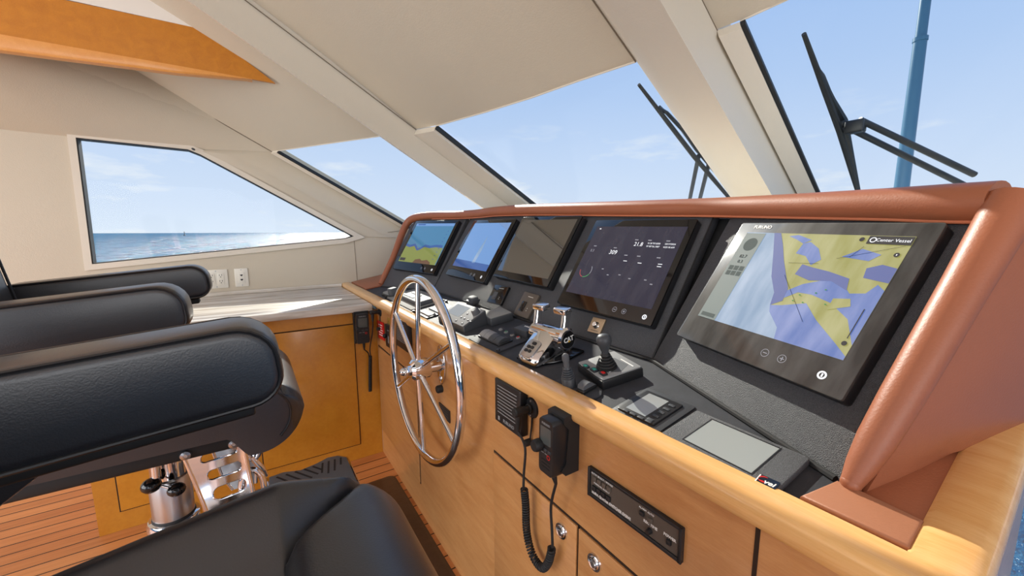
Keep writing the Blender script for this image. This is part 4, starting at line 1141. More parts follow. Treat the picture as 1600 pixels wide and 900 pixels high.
# ================================================================== loudspeakers on the fascia
def speaker(P4, label, text, n=10):
    th = .024
    T, w, h = quad(P4, FAS, th)
    o = thing('intercom_speaker', label, 'speaker', T, 'flat black speakers on the fascia')
    mb = MB(); mb.prism(rrect(w, h, .004), 0, th, bev=.003, seg=3); mb.build('case', 'black', o)
    mb = MB()
    for k in range(n):
        y = h*.36-h*.60*k/(n-1)
        mb.bx(-w*.37, w*.37, y-h*.009, y+h*.009, th, th+.0012)
    mb.build('grille_bars', 'lightgrey', o)
    if text:
        mb = MB(); mb.text(text, h*.105, Tr(w*.06, -h*.385, th+.0002), 0, bold=.0003); mb.prism([(-w*.36, -h*.43), (-w*.29, -h*.43), (-w*.29, -h*.34), (-w*.36, -h*.34)], th, th+.0005); mb.build('maker_lettering', 'lightgrey', o)
speaker([(773.4, 589), (813, 613.5), (813, 684.5), (772.8, 655.8)], 'flat black FURUNO loudspeaker with grille lines beside the coiled microphone cable', 'FURUNO', 9)
speaker([(612, 492), (635.5, 506), (635.5, 549.5), (612, 534.5)], 'flat black loudspeaker with white grille lines behind the left of the steering wheel', '', 11)
mb = MB(); T = Tr(0, 0, 0)

# ================================================================== video switcher let into the fascia
T, w, h = quad([(921, 728), (1068.8, 827.8), (1063.5, 881), (918, 771.5)], FAS, .006)
o = thing('video_switcher', 'long narrow black video switcher panel with small push buttons set in the fascia', 'switcher', T)
mb = MB(); mb.prism(rrect(w, h, .002), 0, .004, bev=.001); mb.prism(rrect(w, h*.10, .001, cy=h*.45), .004, .008, bev=.001); mb.prism(rrect(w, h*.12, .001, cy=-h*.44), .004, .008, bev=.001)
for sx in (-1, 1): mb.prism(rrect(w*.03, h, .001, cx=sx*w*.485), .004, .009, bev=.001)
mb.build('frame', 'black', o)
mb = MB(); mb.prism(rrect(w*.94, h*.78, .001), .004, .0055); mb.build('face', 'anodised', o)
def key(x, y, s=.0085, m='black'):
    b = MB(); b.prism(rrect(s, s, .001, cx=x, cy=y), .005, .010, bev=.0008); b.build('push_button', m, o)
for k in range(4): key(-w*.41+w*.058*k, h*.20, .010, 'anodised'); key(-w*.415+w*.058*k, -h*.13, .0105)
key(w*.13, h*.16); key(w*.21, h*.12, .0085, 'anodised'); key(w*.39, -h*.12)
mb = MB(); mb.lathe([(0, .015), (.0045, .0145), (.0055, .006)], 16, T=Tr(w*.21, -h*.20, 0)); mb.build('knob', 'black', o)
mb = MB()
Z = .0056
mb.text('AUTO SELECT / BYPASS', .0055, Tr(-w*.33, h*.335, Z)); mb.text('MANUAL SELECT', .0055, Tr(-w*.33, h*.045, Z))
mb.build('lettering', 'white', o)
mb = MB(); mb.text('ELBEX QUATER SWITCHER EXS041', .0082, Tr(-w*.45, -h*.30, Z) @ Matrix.Diagonal((.78, 1, 1, 1)), align='LEFT', bold=.00025); mb.build('title_lettering', 'white', o)
mb = MB()
mb.text('ALARM', .005, Tr(w*.13, h*.29, Z)); mb.text('AUTO', .005, Tr(w*.21, h*.29, Z)); mb.text('REC TIME', .0068, Tr(w*.21, -h*.03, Z), bold=.0002); mb.text('POWER', .0068, Tr(w*.39, .01*h, Z), bold=.0002)
mb.build('lettering', 'white', o)

# ================================================================== radio handsets
def handset(T, label, w=.062, h=.150, out=.070):
    # T: frame on the wall behind it, local x right, y up, z out of the wall
    o = thing('radio_handset', label, 'handset', T, 'black radio handsets in wall cradles')
    mb = MB()
    prof = [(-h*.5, 0), (-h*.5, out*.52), (-h*.40, out*.70), (-h*.30, out*.52), (h*.30, out*.42), (h*.42, out*.62), (h*.53, out*.62), (h*.55, out*.45), (h*.55, 0)]
    b2 = [(y, z) for y, z in prof]
    mb.loft([[(x, y, z) for y, z in b2] for x in (-w*.52, -w*.46, w*.46, w*.52)])
    cr_ = mb.build('cradle', 'black_soft', o)
    mb = MB()
    z0, z1 = out*.42, out
    mb.loft([[(x*s, y*s2, z) for x, y in rrect(w*.92, h*.98, .009)] for s, s2, z in ((.94, .97, z0), (1, 1, z0+.006), (1, 1, z1-.006), (.95, .975, z1))])
    bd = mb.build('body', 'black', o)
    mb = MB(); mb.prism(rrect(w*.66, h*.30, .003, cx=-.0, cy=h*.20), z1-.0005, z1+.0008); mb.build('screen', 'lcd_dark', bd)
    mb = MB(); mb.text('FURUNO', h*.052, Tr(0, h*.40, z1), 0, bold=.0002); mb.bx(-w*.3, -w*.12, -h*.125, -h*.11, z1, z1+.0005); mb.bx(-w*.05, w*.10, -h*.125, -h*.11, z1, z1+.0005); mb.build('marking', 'lightgrey', bd)
    for k in range(3):
        mb = MB(); mb.prism(rrect(w*.20, h*.055, .002, cx=w*(-.24+.24*k), cy=-h*.05), z1-.0005, z1+.002, bev=.0008); mb.build('key', 'greydark', bd)
    mb = MB(); mb.lathe([(.0035, .0008), (.0055, .0008)], 16, T=Tr(w*.20, -h*.15, z1)); mb.build('call_button', 'red', bd)
    mb = MB()
    for k in range(3): mb.bx(-w*.26, w*.26, -h*.25-h*.06*k, -h*.235-h*.06*k, z1, z1+.001)
    mb.build('speaker_slots', 'black_soft', bd)
    mb = MB(); mb.lathe([(0, .020), (.011, .020), (.013, .016), (.0135, .004), (.0125, 0)], 14, T=Tr(-w*.36, -h*.01, z1-.002)); mb.build('knob', 'black_soft', bd)
    mb = MB(); mb.tube([(w*.05, -h*.48, z0+.02), (w*.06, -h*.60, z0+.018), (w*.07, -h*.72, z0+.014)], [.007, .006, .0035], 10); mb.build('cable_boot', 'black_soft', bd)
    return o, z0
pR = aty(872, 701, FY-.002)
Tq, wq, hq = quad([(843, 651), (865.5, 661), (862, 751), (840.5, 731)], FAS, .070)
T = frame(Tq.translation, (1, 0, 0), (0, 0, 1), (0, -1, 0))
hs, z0 = handset(T, 'black radio handset in its cradle on the fascia, right of the FURUNO loudspeaker', wq/.92, hq/.98, .070)
hsT = T.copy(); hW, hH = wq/.92, hq/.98

def coil(P, r, rw, turns, n=14):
    # helix of wire radius rw and coil radius r round the path P
    L = [0.]
    for a, b in zip(P, P[1:]): L.append(L[-1]+(b-a).length)
    tot = L[-1]; out = []; N = int(turns*n)
    up = Vector((0, -1, 0))
    for k in range(N+1):
        s = tot*k/N; i = 0
        while i < len(L)-2 and L[i+1] < s: i += 1
        t = (s-L[i])/(L[i+1]-L[i]); p = P[i].lerp(P[i+1], t); d = (P[i+1]-P[i]).normalized()
        e = (up-d*up.dot(d)).normalized(); f = d.cross(e); a = 2*math.pi*turns*k/N
        out.append(p+(e*math.cos(a)+f*math.sin(a))*r)
    return out
def cr_path(px, Y):
    return [aty(x, y, Y) for x, y in px]
# jack on the fascia
def jack(T, label, ln=.05, strap=None):
    o = thing('microphone_jack', label, 'jack', T, 'black right angle plugs in round wall sockets')
    mb = MB(); mb.lathe([(0, .006), (.012, .006), (.024, .0045), (.026, .0)], 28); f = mb.build('socket', 'black', o)
    for sy in (-1, 1):
        mb = MB(); mb.lathe([(0, .007), (.0028, .0065), (.003, .004)], 10, T=Tr(.0, sy*.019, 0)); mb.build('screw', 'steel', f)
    mb = MB(); mb.lathe([(.0125, .006), (.0125, .012), (.0095, .013), (.0095, ln*.6), (.0115, ln*.62), (.0115, ln), (.009, ln+.003), (0, ln+.003)], 20); p = mb.build('plug', 'black_soft', o)
    mb = MB(); mb.tube([(0, 0, ln-.010), (0, -.028, ln-.010), (0, -.05, ln-.010)], [.0085, .0075, .004], 12); mb.build('cable_boot', 'black_soft', p)
    if strap:
        mb = MB(); mb.tube([(.004, -.022, .003)]+strap, .0022, 8); s = mb.build('strap', 'black_soft', o)
        e = strap[-1]; mb = MB(); mb.lathe([(0, .012), (.007, .011), (.009, .007), (.009, -.006), (0, -.007)], 16, T=Tr(e[0], e[1]-.006, e[2]+.006)); mb.build('dust_cap', 'black_soft', s)
    return o
TJ = spot(831.5, 637, FAS)
jack(TJ, 'black right-angle plug in a round socket between FURUNO loudspeaker and radio handset', .052, [(.003, -.05, .004), (.0, -.082, .006)])
e0 = TJ @ Vector((0, -.05, .042))
Y1 = e0.y
s1 = [e0, aty(820.5, 700, Y1), aty(818.5, 740, Y1), aty(818, 762, Y1)]
c1 = cr_path([(822, 764), (821.5, 790), (822.5, 825), (827, 852), (835, 873), (847, 887), (856, 880), (861, 864), (862, 856)], FY-.030)
c1[0] = aty(819, 764, FY-.034)
b0 = hsT @ Vector((hW*.07, -hH*.72, z0+.014))
s2 = [aty(863.5, 855, FY-.030), aty(862.5, 830, FY-.032), aty(861, 790, FY-.036), b0]
h1 = thing('microphone_cable', 'black coiled cable hanging from the right-angle plug and looping up to the right radio handset', 'cable', Tr(*c1[4]))
hi = Tr(*c1[4]).inverted()
sp_, _ = smooth(c1, [1]*len(c1), 6)
mb = MB(); mb.tube(coil(sp_, .0078, .0022, 46), .0024, 7, T=hi); mb.build('coil', 'black_soft', h1)
mb = MB(); a_, _ = smooth(s1+[c1[0]], [1]*5, 5); mb.tube(a_, .0032, 8, T=hi); b_, _ = smooth(s2, [1]*4, 5); mb.tube(b_, .0032, 8, T=hi); mb.build('straight_lead', 'black_soft', h1)

# left handset on the port cabinet stile
CAB = frame(Vector((XF, 0, 0)), (0, 1, 0), (0, 0, 1), (1, 0, 0))
Tq, wq, hq = quad([(556, 491), (576, 489.5), (578.5, 536), (558, 538)], CAB, .06)
T = frame(Vector((XF, Tq.translation.y, Tq.translation.z)), (0, 1, 0), (0, 0, 1), (1, 0, 0))
hs2, z02 = handset(T, 'black radio handset in its cradle on the port cabinet, at the corner with the console', wq/.92, hq/.98, .06)
b1 = T @ Vector((wq/.92*.07, -hq/.98*.72, z02+.014))
TJ2 = spot(594, 487, FAS)
jack(TJ2, 'black right-angle plug in a round socket in the corner under the stone countertop', .05, [(.003, -.05, .004), (.0, -.085, .006)])
e1 = TJ2 @ Vector((0, -.05, .04))
X2 = XF+.022
c2 = [atx(578.5, y, X2) for y in (556, 570, 585, 600, 611)]
h2 = thing('microphone_cable', 'short black coiled cable hanging straight below the left radio handset', 'cable', Tr(*c2[2]))
hi = Tr(*c2[2]).inverted()
mb = MB(); mb.tube(coil(c2, .0075, .002, 40), .0023, 7, T=hi); mb.build('coil', 'black_soft', h2)
m1, _ = smooth([b1, atx(575.5, 552, X2+.01), atx(577, 560, X2), c2[0]], [1]*4, 5)
m2, _ = smooth([e1, aty(582, 520, e1.y), atx(578, 545, X2+.02), atx(580, 560, X2+.012), c2[0]+Vector((.004, .002, 0))], [1]*5, 5)
mb = MB(); mb.tube(m1, .003, 8, T=hi); mb.tube(m2, .003, 8, T=hi); mb.build('straight_lead', 'black_soft', h2)

# kill-switch tag, key float and black call point next to the corner
T, w, h = quad([(590, 500), (600, 505.5), (600.5, 532), (590.5, 527)], FAS, .004)
o = thing('safety_tag', 'red printed safety tag hanging on the fascia in the corner', 'tag', T)
mb = MB(); mb.prism(rrect(w, h, .003), .003, .005); mb.build('card', 'red', o)
mb = MB()
for k, q in enumerate((.30, .22, .34, .26, .3)): mb.bx(-w*q, w*q, h*.30-h*.14*k-h*.022, h*.30-h*.14*k+h*.022, .005, .0054)
mb.build('print', 'white', o)
mb = MB(); mb.bx(-w*.75, -w*.45, -h*.1, h*.75, 0, .003); mb.build('orange_strap', 'orange', o)
T = spot(588, 522, FAS)
o = thing('key_float', 'dark blue and white key float hanging in front of the red tag', 'key float', T)
mb = MB(); mb.loft([[(x*s, y*s, z) for x, y in rrect(.030, .056, .012)] for s, z in ((.8, .006), (1, .012), (1, .022), (.8, .028))]); mb.build('float', mat('navy_foam', srgb(30, 34, 60), .6), o)
mb = MB(); mb.prism(rrect(.020, .022, .003, cx=0, cy=.026), .022, .0295); mb.build('label', 'white', o)
mb = MB(); mb.tube([(.010*math.cos(2*math.pi*k/20), -.036+.010*math.sin(2*math.pi*k/20), .014) for k in range(20)], .0018, 8, closed=True); mb.prism(rrect(.010, .026, .003, cx=-.008, cy=-.05), .012, .0145); mb.build('key_ring', 'steel', o)
T, w, h = quad([(602, 506.5), (610.5, 511), (610.5, 545), (602, 539.5)], FAS, .016)
o = thing('call_point', 'slim black box with a side knob between the red tag and the left loudspeaker', 'switch', T)
mb = MB(); mb.prism(rrect(w, h, .003), 0, .016, bev=.002); mb.build('case', 'black', o)
mb = MB(); mb.ball((-w*.35, -h*.02, .022), .012, s=(1, 1, .9)); mb.build('knob', 'black_soft', o)
mb = MB(); mb.bx(-w*.02, w*.16, -h*.30, h*.02, .016, .0164); mb.bx(-w*.1, w*.25, h*.25, h*.28, .016, .0164); mb.build('marking', 'lightgrey', o)
T, w, h = quad([(605, 495.5), (609.5, 498), (609.5, 508), (605, 505.5)], FAS, .003)
o = thing('brass_plate', 'tiny brass plate on the fascia above the slim black box', 'plate', T)
mb = MB(); mb.prism(rrect(w, h, .001), 0, .003, bev=.0008); mb.build('plate', mat('brass', srgb(214, 178, 96), .35, metal=.7), o)
mb = MB(); mb.lathe([(0, .0045), (.002, .004), (.0022, .003)], 10); mb.build('screw', 'black', o)

# ================================================================== wipers, antenna, buoy outside
NW = nrm
def wpt(px, py, off=.07):
    P = R1b + NW*off
    v = ray(px, py); return CAM + v*((P-CAM).dot(NW)/v.dot(NW))
def wiper(label, tip, mid, end, hubp, arms):
    t, m, e = wpt(*tip), wpt(*mid), wpt(*end)
    o = thing('windscreen_wiper', label, 'wiper', Tr(*m), 'black pantograph wipers outside the windscreen'); I = Tr(*m).inverted()
    mb = MB(); mb.tube([t, t.lerp(m, .5), m, m.lerp(e, .5), e], [.006, .009, .010, .009, .007], 8, T=I); mb.build('blade', 'black_soft', o)
    up = NW*.022
    mb = MB(); mb.tube([t.lerp(e, .16)+up*.6, t.lerp(e, .36)+up*1.5, m+up*1.9, t.lerp(e, .75)+up*1.5, t.lerp(e, .97)+up*.6], [.004, .009, .013, .009, .004], 8, T=I)
    mb.tube([t.lerp(e, .3)+up*1.3, t.lerp(e, .22)+up*1.0, t.lerp(e, .16)+up*.2], .007, 8, T=I)
    mb.build('spine', 'black', o)
    if hubp:
        h = wpt(*hubp); mb = MB(); mb.bx(-.02, .03, -.02, .02, -.02, .02, bev=.006, T=I @ Tr(*(h+up*.5))); mb.cyl(m+up, h+up, .010, n=10, T=I); mb.ball(m+up*1.3, .016, T=I); mb.build('pivot', 'black', o)
    for a, b in arms:
        mb = MB(); mb.cyl(wpt(*a)+up, wpt(*b)+up, .0095, n=10, T=I); mb.build('arm', 'black', o)
wiper('black wiper blade with its twin arms seen through the right windscreen pane', (1256, 53), (1312, 205), (1344, 312), (1332, 203), [((1340, 196), (1520, 282)), ((1330, 212), (1520, 306))])
wiper('black wiper blade partly behind the broad cream pillar, seen through the middle pane', (998, 132), (1085, 245), (1150, 322), None, [((1089, 250), (1073, 330)), ((1105, 262), (1088, 330))])
a0, a1, a2 = aty(1404, 330, 3.6), aty(1438, 62, 3.6), aty(1450, -30, 3.6)
o = thing('antenna_mast', 'blue-grey antenna mast rising outside the right windscreen pane', 'antenna', Tr(*a0)); I = Tr(*a0).inverted()
low = a0+(a0-a1)*1.2
mb = MB(); mb.tube([low, a0, a1], [.042, .040, .033], 18, T=I); mb.build('lower_tube', 'pole', o)
mb = MB(); mb.tube([a1, a2+(a2-a1)*1.5], [.028, .024], 18, T=I); mb.build('upper_tube', 'pole', o)
mb = MB(); mb.tube([a1-(a1-a0)*.01, a1+(a1-a0)*.012], .037, 18, T=I); mb.build('ferrule', 'pole', o)
# foredeck that carries the mast and wiper pivots
fd = [down(p, 1.17)+nrm*.03 for p in [A1, A2, B1]+Bm+[B2, R1, R2, R3, R4]]
mb = MB(); mb.slab([fd[0]+Vector((0, 0, 0))]+fd[1:]+[Vector((1.2, 4.6, low.z)), Vector((-.6, 5.2, low.z)), Vector((-3.0, 3.2, low.z))], -.03)
struct(mb, 'trim_13', 'white_liner')
bu = atz(288.5, 368.2, -5)
o = thing('channel_buoy', 'tiny dark channel marker on the horizon in the side window', 'buoy', Tr(*bu))
k = (bu-CAM).length/FPX
mb = MB(); mb.lathe([(0, -1), (1.2*k, -1), (1.2*k, .8*k), (.35*k, 1.2*k), (.3*k, 4*k), (.7*k, 4.2*k), (0, 5*k)], 10); mb.build('float', 'greydark', o)
# ================================================================== helm chairs
def sm(t): t = max(0., min(1., t)); return t*t*(3-2*t)
def make_chair(T, label, group, ady=0., adz=0., sdz=0.):
    o = thing('helm_chair', label, 'chair', T, group)
    # seat cushion: bolstered sides, rolled front
    HW, YF, YR = .252, .350, -.27
    RC, RZ = .118, .750+sdz           # front roll radius / height of its centre
    def section(y):
        t = (y-(YF-RC))/RC
        hh = math.sqrt(max(0., 1-t*t)) if t > 0 else 1.
        zt = RZ+RC*hh; zb = RZ-RC*hh
        if t <= 0:
            zb = .632+sdz+.062*sm((.215-y)/.055)
            zt = RZ+RC
        wdt = HW-.02*(sm((y-YR-.55)/.07))*0 - (.03*(1-math.sqrt(max(0, 1-max(0, t)**2))))
        pts = []
        n = 72
        rb = min(.030, (zt-zb)*.48)
        Rg = RZ+RC; ys_ = .185
        xs = .138 if y < ys_ else .138+(.243-.138)*min(1, (y-ys_)/.125)
        xs = min(xs, wdt-.010)
        half = [xs*q for q in (0, .25, .5, .7, .82, .9, .95, .98, 1)]+[xs+(wdt-xs)*q for q in (.02, .05, .09, .15, .22, .3, .4, .5, .6, .7, .78, .85, .9, .94, .97, .985, 1)]
        for x in [-q for q in half[:0:-1]]+half:
            ax = abs(x); e = wdt-ax
            if ax >= xs:
                lo = .062-.032*sm((y-ys_)/.125); z = Rg-lo+lo*sm((ax-xs)/max(.02, .224-xs))
            elif y < ys_: z = Rg-.066+.010*math.cos(ax/xs*math.pi/2)
            else: z = Rg-.030+.022*sm((ax-.12)/.11)
            z -= .010*math.exp(-((ax-xs)/.007)**2)*sm((.238-xs)/.05)
            if ax < xs: z -= .016*math.exp(-((y-ys_)/.009)**2)
            z -= .14*max(0, .18-max(y, YR))*sm((y-YR)/.05) + .016*sm((y-.18)/.08)*sm((ax-.12)/.1)*(1 if t <= 0 else 1)
            if y < -.12: z = min(z, Rg-.075) if ax < xs else z
            if t > 0: z = RZ+(z-RZ)*hh
            if e < rb: z = z-rb+math.sqrt(max(0, rb*rb-(rb-e)**2))
            pts.append((x, y, z))
        for k in range(13):
            u = 1-2*k/12
            x = u*wdt*.985; e = wdt*.985-abs(x); z = zb
            if e < rb*.6: z = zb+rb*.6-math.sqrt(max(0, (rb*.6)**2-(rb*.6-e)**2))
            pts.append((x, y, z))
        return pts
    ys = [YR, YR+.01, YR+.03, YR+.07, -.14, -.06, 0, .06, .10, .13, .15, .163, .172, .178, .182, .185, .188, .192, .198, .206, .216, .228, .24]+[YF-RC+RC*math.sin(R(a)) for a in (4, 10, 16, 23, 30, 37, 44, 51, 58, 64, 70, 75, 80, 84, 87, 89)]
    mb = MB(); mb.loft([section(y) for y in ys]); st = mb.build('seat', 'leather_black', o, auto=60)
    # seam piping round the rolled ends
    for sx in (-1, 1):
        S = []
        for a in range(6, 150, 9):
            q = math.sin(R(a))*(RC-.036)/RC; w_ = HW-.03*(1-math.sqrt(max(0, 1-max(0, q)**2)))
            S.append((sx*(w_+.0005), YF-RC+RC*q, RZ+(RC-.036)*math.cos(R(a))))
        mb = MB(); mb.tube(S, .003, 8); mb.build('piping', 'leather_pipe', st)
    mb = MB(); mb.bx(-.232, .232, -.26, .200, .674+sdz, .712+sdz, bev=.008); fr = mb.build('seat_frame', 'black_soft', o)
    for y in (.075, .175):
        for sx in (-1, 1):
            mb = MB(); mb.lathe([(0, .007), (.004, .007), (.0045, .009), (.011, .007), (.0125, .003), (.0125, -.004)], 18, T=Tr(sx*.2325, y, .690+sdz) @ Ry(R(90*sx))); mb.build('bolt', 'steel', fr)
    # armrests
    for sx in (-1, 1):
        xc = sx*.315
        P_ = []
        L, H = .50, .116
        for cx, cy, r, a0 in ((L/2-.040, -H/2+.040, .040, -90), (L/2-.052, H/2-.052, .052, 0), (-L/2+.04, H/2-.04, .04, 90), (-L/2+.04, -H/2+.04, .04, 180)):
            for k in range(7): a = R(a0+90*k/6); P_.append((cx+r*math.cos(a), cy+r*math.sin(a)))
        F_ = frame(Vector((xc, -.122+ady, 1.062+adz)), (0, math.cos(R(5)), math.sin(R(5))), (0, -math.sin(R(5)), math.cos(R(5))), (1, 0, 0))
        mb = MB(); mb.prism(P_, -.05, .05, T=F_, bev=.016, seg=4); am = mb.build('armrest', 'leather_black', o, auto=60)
        mb = MB()
        for z in (-.0465, .0465):
            mb.tube([F_ @ Vector((x*.982, y*.94, z)) for x, y in P_], .0032, 8, closed=True)
        mb.build('piping', 'leather_pipe', am)
        TA = Tr(0, ady, adz)
        mb = MB(); mb.bx(xc-.022, xc+.022, -.30, .09, .985, 1.004, bev=.004, T=TA @ Tr(0, -.1, 1.0) @ Rx(R(5)) @ Tr(0, .1, -1.0))
        mb.build('arm_rail', 'black_soft', am)
        mb = MB(); mb.prism([(-.115, .995), (-.128, .978), (-.235, .895), (-.30, .845), (-.36, .82), (-.36, .98)], -.016, .016, T=TA @ frame(Vector((xc, 0, 0)), (0, 1, 0), (0, 0, 1), (1, 0, 0)), bev=.005); mb.bx(min(xc, sx*.24), max(xc, sx*.24), -.345, -.30, .80, .86, bev=.006)
        mb.build('arm_bracket', 'leather_black', am)
    # backrest
    T_b = Tr(0, -.275, .80) @ Rx(R(9))
    mb = MB(); mb.box((0, -.045, .30), (.50, .10, .62), bev=.045, T=T_b, seg=5); bk = mb.build('backrest', 'leather_black', o, auto=60)
    mb = MB(); mb.tube([T_b @ Vector((x, .004, z)) for x, z in rrect(.46, .58, .05, cy=.30)], .0032, 8, closed=True); mb.build('piping', 'leather_pipe', bk)
    # pedestal
    mb = MB(); mb.lathe([(0, 0), (.155, 0), (.158, .010), (.150, .016), (.070, .022), (.0655, .03), (.065, .396), (.061, .406), (.052, .408), (0, .408)], 48); pd = mb.build('pedestal_base', 'chrome', o)
    mb = MB(); mb.lathe([(.065, .345), (.067, .347), (.067, .350), (.065, .352)], 48); mb.bx(-.0012, .0012, -.0662, -.0645, .352, .40, T=Rz(R(62))); mb.build('clamp_joint', 'gap', pd)
    mb = MB(); mb.lathe([(.050, .406), (.050, .532), (.048, .536), (0, .536)], 48); mb.build('pedestal_tube', 'steel', o)
    mb = MB(); mb.lathe([(.0515, .402), (.0525, .409), (.0505, .414)], 40); mb.build('seal_ring', 'black_soft', pd)
    mb = MB(); mb.lathe([(.043, .534), (.043, .66), (0, .66)], 36); mb.bx(-.10, .10, -.10, .10, .648, .660, bev=.004); mb.build('pedestal_neck', 'chrome', o)
    mb = MB(); mb.cyl((.066, -.014, .655), (.068, -.016, .572), .011, n=16); mb.cyl((.068, -.016, .578), (.071, -.024, .556), .006, n=12); lv = mb.build('lever', 'chrome', o)
    mb = MB(); mb.ball((.072, -.028, .553), .0215, s=(1.1, 1.1, .95)); mb.build('lever_knob', 'black_gloss', lv)
    mb = MB(); mb.cyl((.066, -.014, .545), (.074, .018, .526), .0032, n=10); lv = mb.build('lever', 'chrome', o)
    mb = MB(); mb.ball((.076, .024, .523), .0195, s=(1.1, 1.15, .95)); mb.build('lever_knob', 'black_gloss', lv)
    # slotted side plates carrying the footrest
    for sx in (-1, 1):
        x0 = sx*.165
        outer = [(.060, .665), (.192, .665), (.200, .55), (.212, .42), (.205, .34), (.135, .34), (.110, .40), (.085, .54)]
        holes = []
        for cy, cz, ww, hh in ((.137, .640, .086, .028), (.145, .587, .082, .032), (.152, .527, .080, .042)):
            holes.append([(cy+a, cz+b+a*.10) for a, b in rrect(ww, hh, hh*.42)])
        F_ = frame(Vector((x0, 0, 0)), (0, 1, 0), (0, 0, 1), (1, 0, 0))
        mb = MB(); mb.holed(outer, holes, -.0035, .0035, T=F_)
        for h_ in holes: mb.tube([F_ @ Vector((a, b, 0)) for a, b in h_], .0030, 8, closed=True)
        mb.tube([F_ @ Vector((a, b, 0)) for a, b in ((.192, .665), (.200, .55), (.212, .42), (.205, .34))], .006, 10)
        mb.tube([F_ @ Vector((a, b, 0)) for a, b in ((.060, .665), (.085, .54), (.110, .40), (.135, .34))], .006, 10)
        mb.build('side_plate', 'chrome', o)
        # cast hinge loop ahead of the plate
        mb = MB(); mb.tube([(x0*.92, .205+.028*math.sin(a), .50+.060*math.cos(a)) for a in [2*math.pi*k/20 for k in range(20)]], .009, 10, closed=True)
        mb.tube([(x0*.92, .20, .45), (x0*.92, .225, .40), (x0*.92, .235, .362)], [.010, .012, .012], 10)
        mb.build('hinge', 'chrome', o)
    # footrest platform
    FP = Tr(0, .235, .352)
    out = [(-.150, 0), (-.158, .05), (-.135, .11), (-.150, .17), (-.172, .215), (-.165, .255), (-.130, .285), (.130, .285), (.165, .255), (.172, .215), (.150, .17), (.135, .11), (.158, .05), (.150, 0)]
    mb = MB(); mb.prism(out, -.014, .004, T=FP, bev=.005, seg=3); fp = mb.build('footrest', 'chrome', o)
    mb = MB(); mb.prism([(x*.93, .012+y*.925) for x, y in out], .004, .0075, T=FP, bev=.001)
    for sx in (-1, 1):
        for k in range(5):
            y0 = .035+.030*k; L_ = (.06, .085, .09, .075, .05)[k]
            a = Vector((sx*.125, y0)); d = Vector((-sx*.8, .35 if y0 < .0 else .5)).normalized()
            if k > 2: pass
            b_ = a+d*L_
            n_ = Vector((-d.y, d.x))*.0035
            mb.prism([tuple(a+n_), tuple(b_+n_), tuple(b_-n_), tuple(a-n_)], .007, .0083, T=FP, mi=1)
        for k in range(4):
            y0 = .19+.022*k
            a = Vector((sx*.130, y0)); d = Vector((-sx*.85, -.15)).normalized(); b_ = a+d*(.07, .085, .08, .05)[k]
            n_ = Vector((-d.y, d.x))*.0033
            mb.prism([tuple(a+n_), tuple(b_+n_), tuple(b_-n_), tuple(a-n_)], .007, .0083, T=FP, mi=1)
    mb.build('tread_pad', ['tread', 'black_soft'], fp)
    return o
make_chair(Tr(-1.475, -.25, 0), 'black leather helm chair with bright steel pedestal and fold-down footrest, beside the port cabinet', 'black leather helm chairs')
make_chair(Tr(-.36, -.178, 0), 'nearest black leather helm chair, its seat and far armrest in the lower left foreground', 'black leather helm chairs', ady=.078, adz=-.012, sdz=.046)
# ================================================================== sea, sky, light
mb = MB()
S = 9000
mb.poly([(-S, -S, -5), (S, -S, -5), (S, S, -5), (-S, S, -5)])
o = mb.build('sea', 'sea'); o['kind'] = 'structure'

w = bpy.data.worlds.new('World'); sc.world = w; w.use_nodes = True
nt = w.node_tree; bg = nt.nodes['Background']
tc = nt.nodes.new('ShaderNodeTexCoord'); sep = nt.nodes.new('ShaderNodeSeparateXYZ'); nt.links.new(tc.outputs['Generated'], sep.inputs[0])
cr = nt.nodes.new('ShaderNodeValToRGB'); e = cr.color_ramp.elements
e[0].position = 0.0; e[0].color = srgb(226, 238, 255)
e[1].position = .75; e[1].color = srgb(146, 184, 240)
for p, c in ((.05, (217, 231, 253)), (.16, (203, 222, 252)), (.30, (182, 208, 248)), (.46, (164, 196, 245))):
    k = e.new(p); k.color = srgb(*c)
nt.links.new(sep.outputs['Z'], cr.inputs['Fac'])
# a few thin clouds low over the sea
mp = nt.nodes.new('ShaderNodeMapping'); mp.inputs['Scale'].default_value = (2.2, 2.2, 9); mp.inputs['Location'].default_value = (.35, .1, .2)
n = nt.nodes.new('ShaderNodeTexNoise'); n.inputs['Scale'].default_value = 2.6; n.inputs['Detail'].default_value = 8; n.inputs['Roughness'].default_value = .55
nt.links.new(tc.outputs['Generated'], mp.inputs['Vector']); nt.links.new(mp.outputs['Vector'], n.inputs['Vector'])
c2 = nt.nodes.new('ShaderNodeValToRGB'); c2.color_ramp.elements[0].position = .58; c2.color_ramp.elements[1].position = .74
nt.links.new(n.outputs['Fac'], c2.inputs['Fac'])
hz = nt.nodes.new('ShaderNodeMapRange'); hz.inputs['From Min'].default_value = .30; hz.inputs['From Max'].default_value = .08; hz.inputs['To Min'].default_value = 0; hz.inputs['To Max'].default_value = .75
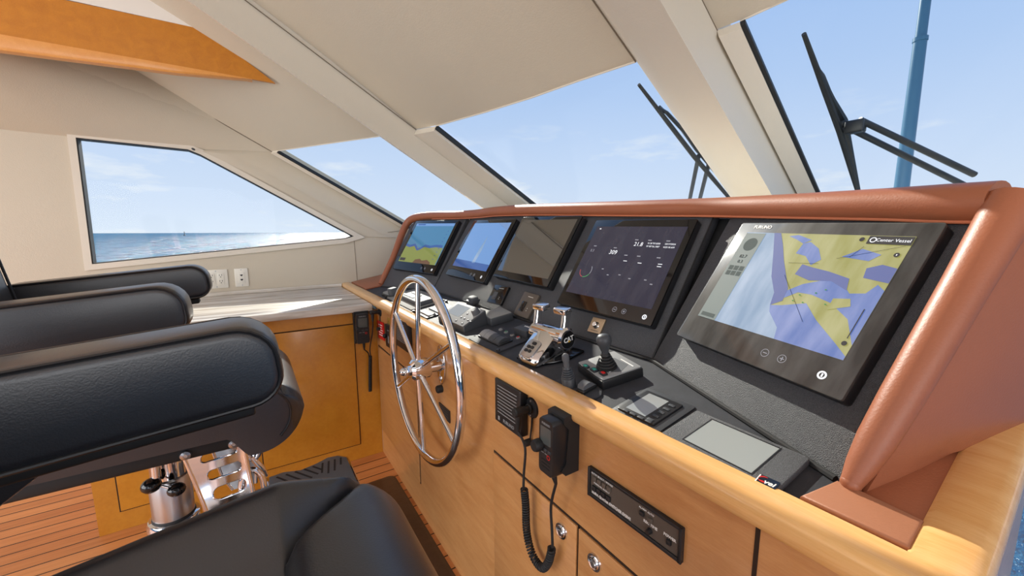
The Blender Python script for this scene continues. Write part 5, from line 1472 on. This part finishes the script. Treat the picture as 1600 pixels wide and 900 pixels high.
nt.links.new(sep.outputs['Z'], hz.inputs['Value'])
ml = nt.nodes.new('ShaderNodeMath'); ml.operation = 'MULTIPLY'; nt.links.new(c2.outputs['Color'], ml.inputs[0]); nt.links.new(hz.outputs['Result'], ml.inputs[1])
mx = nt.nodes.new('ShaderNodeMix'); mx.data_type = 'RGBA'; nt.links.new(ml.outputs[0], mx.inputs[0]); nt.links.new(cr.outputs['Color'], mx.inputs[6]); mx.inputs[7].default_value = (1, 1, 1, 1)
nt.links.new(mx.outputs[2], bg.inputs['Color']); bg.inputs['Strength'].default_value = 1.0

sun = bpy.data.lights.new('sun', 'SUN'); sun.energy = 6.5; sun.angle = R(.6); sun.color = (1, .94, .84)
so = bpy.data.objects.new('sun', sun); COL.objects.link(so)
SD = Vector((-1, .25, .607)).normalized()
so.rotation_euler = SD.to_track_quat('Z', 'Y').to_euler()

def area(name, loc, aim, sx, sy, power, col=(1, 1, 1)):
    l = bpy.data.lights.new(name, 'AREA'); l.shape = 'RECTANGLE'; l.size = sx; l.size_y = sy; l.energy = power; l.color = col
    o = bpy.data.objects.new(name, l); COL.objects.link(o); o.location = loc
    o.rotation_euler = (Vector(aim)-Vector(loc)).to_track_quat('-Z', 'Y').to_euler()
    return o
# fill lights added behind the camera, aft and to starboard, to brighten the interior
area('aft_fill', (-.6, -3.3, 1.3), (-.8, 1, 1.35), 3.4, 2.0, 95, (1, .97, .93))
area('starboard_fill', (2.5, -.8, 1.35), (-1.5, .2, 1.3), 2.6, 1.3, 40, (1, .97, .93))

cam = bpy.data.cameras.new('camera'); co = bpy.data.objects.new('camera', cam); COL.objects.link(co)
cam.sensor_fit = 'HORIZONTAL'; cam.sensor_width = 36; cam.lens = FPX/1600*36; cam.clip_start = .01; cam.clip_end = 20000
co.matrix_world = frame(CAM, CR, CU, -CD)
sc.camera = co
sc.view_settings.view_transform = 'Standard'; sc.view_settings.look = 'None'; sc.view_settings.gamma = 1; sc.view_settings.exposure = 0
sc.view_settings.use_curve_mapping = False
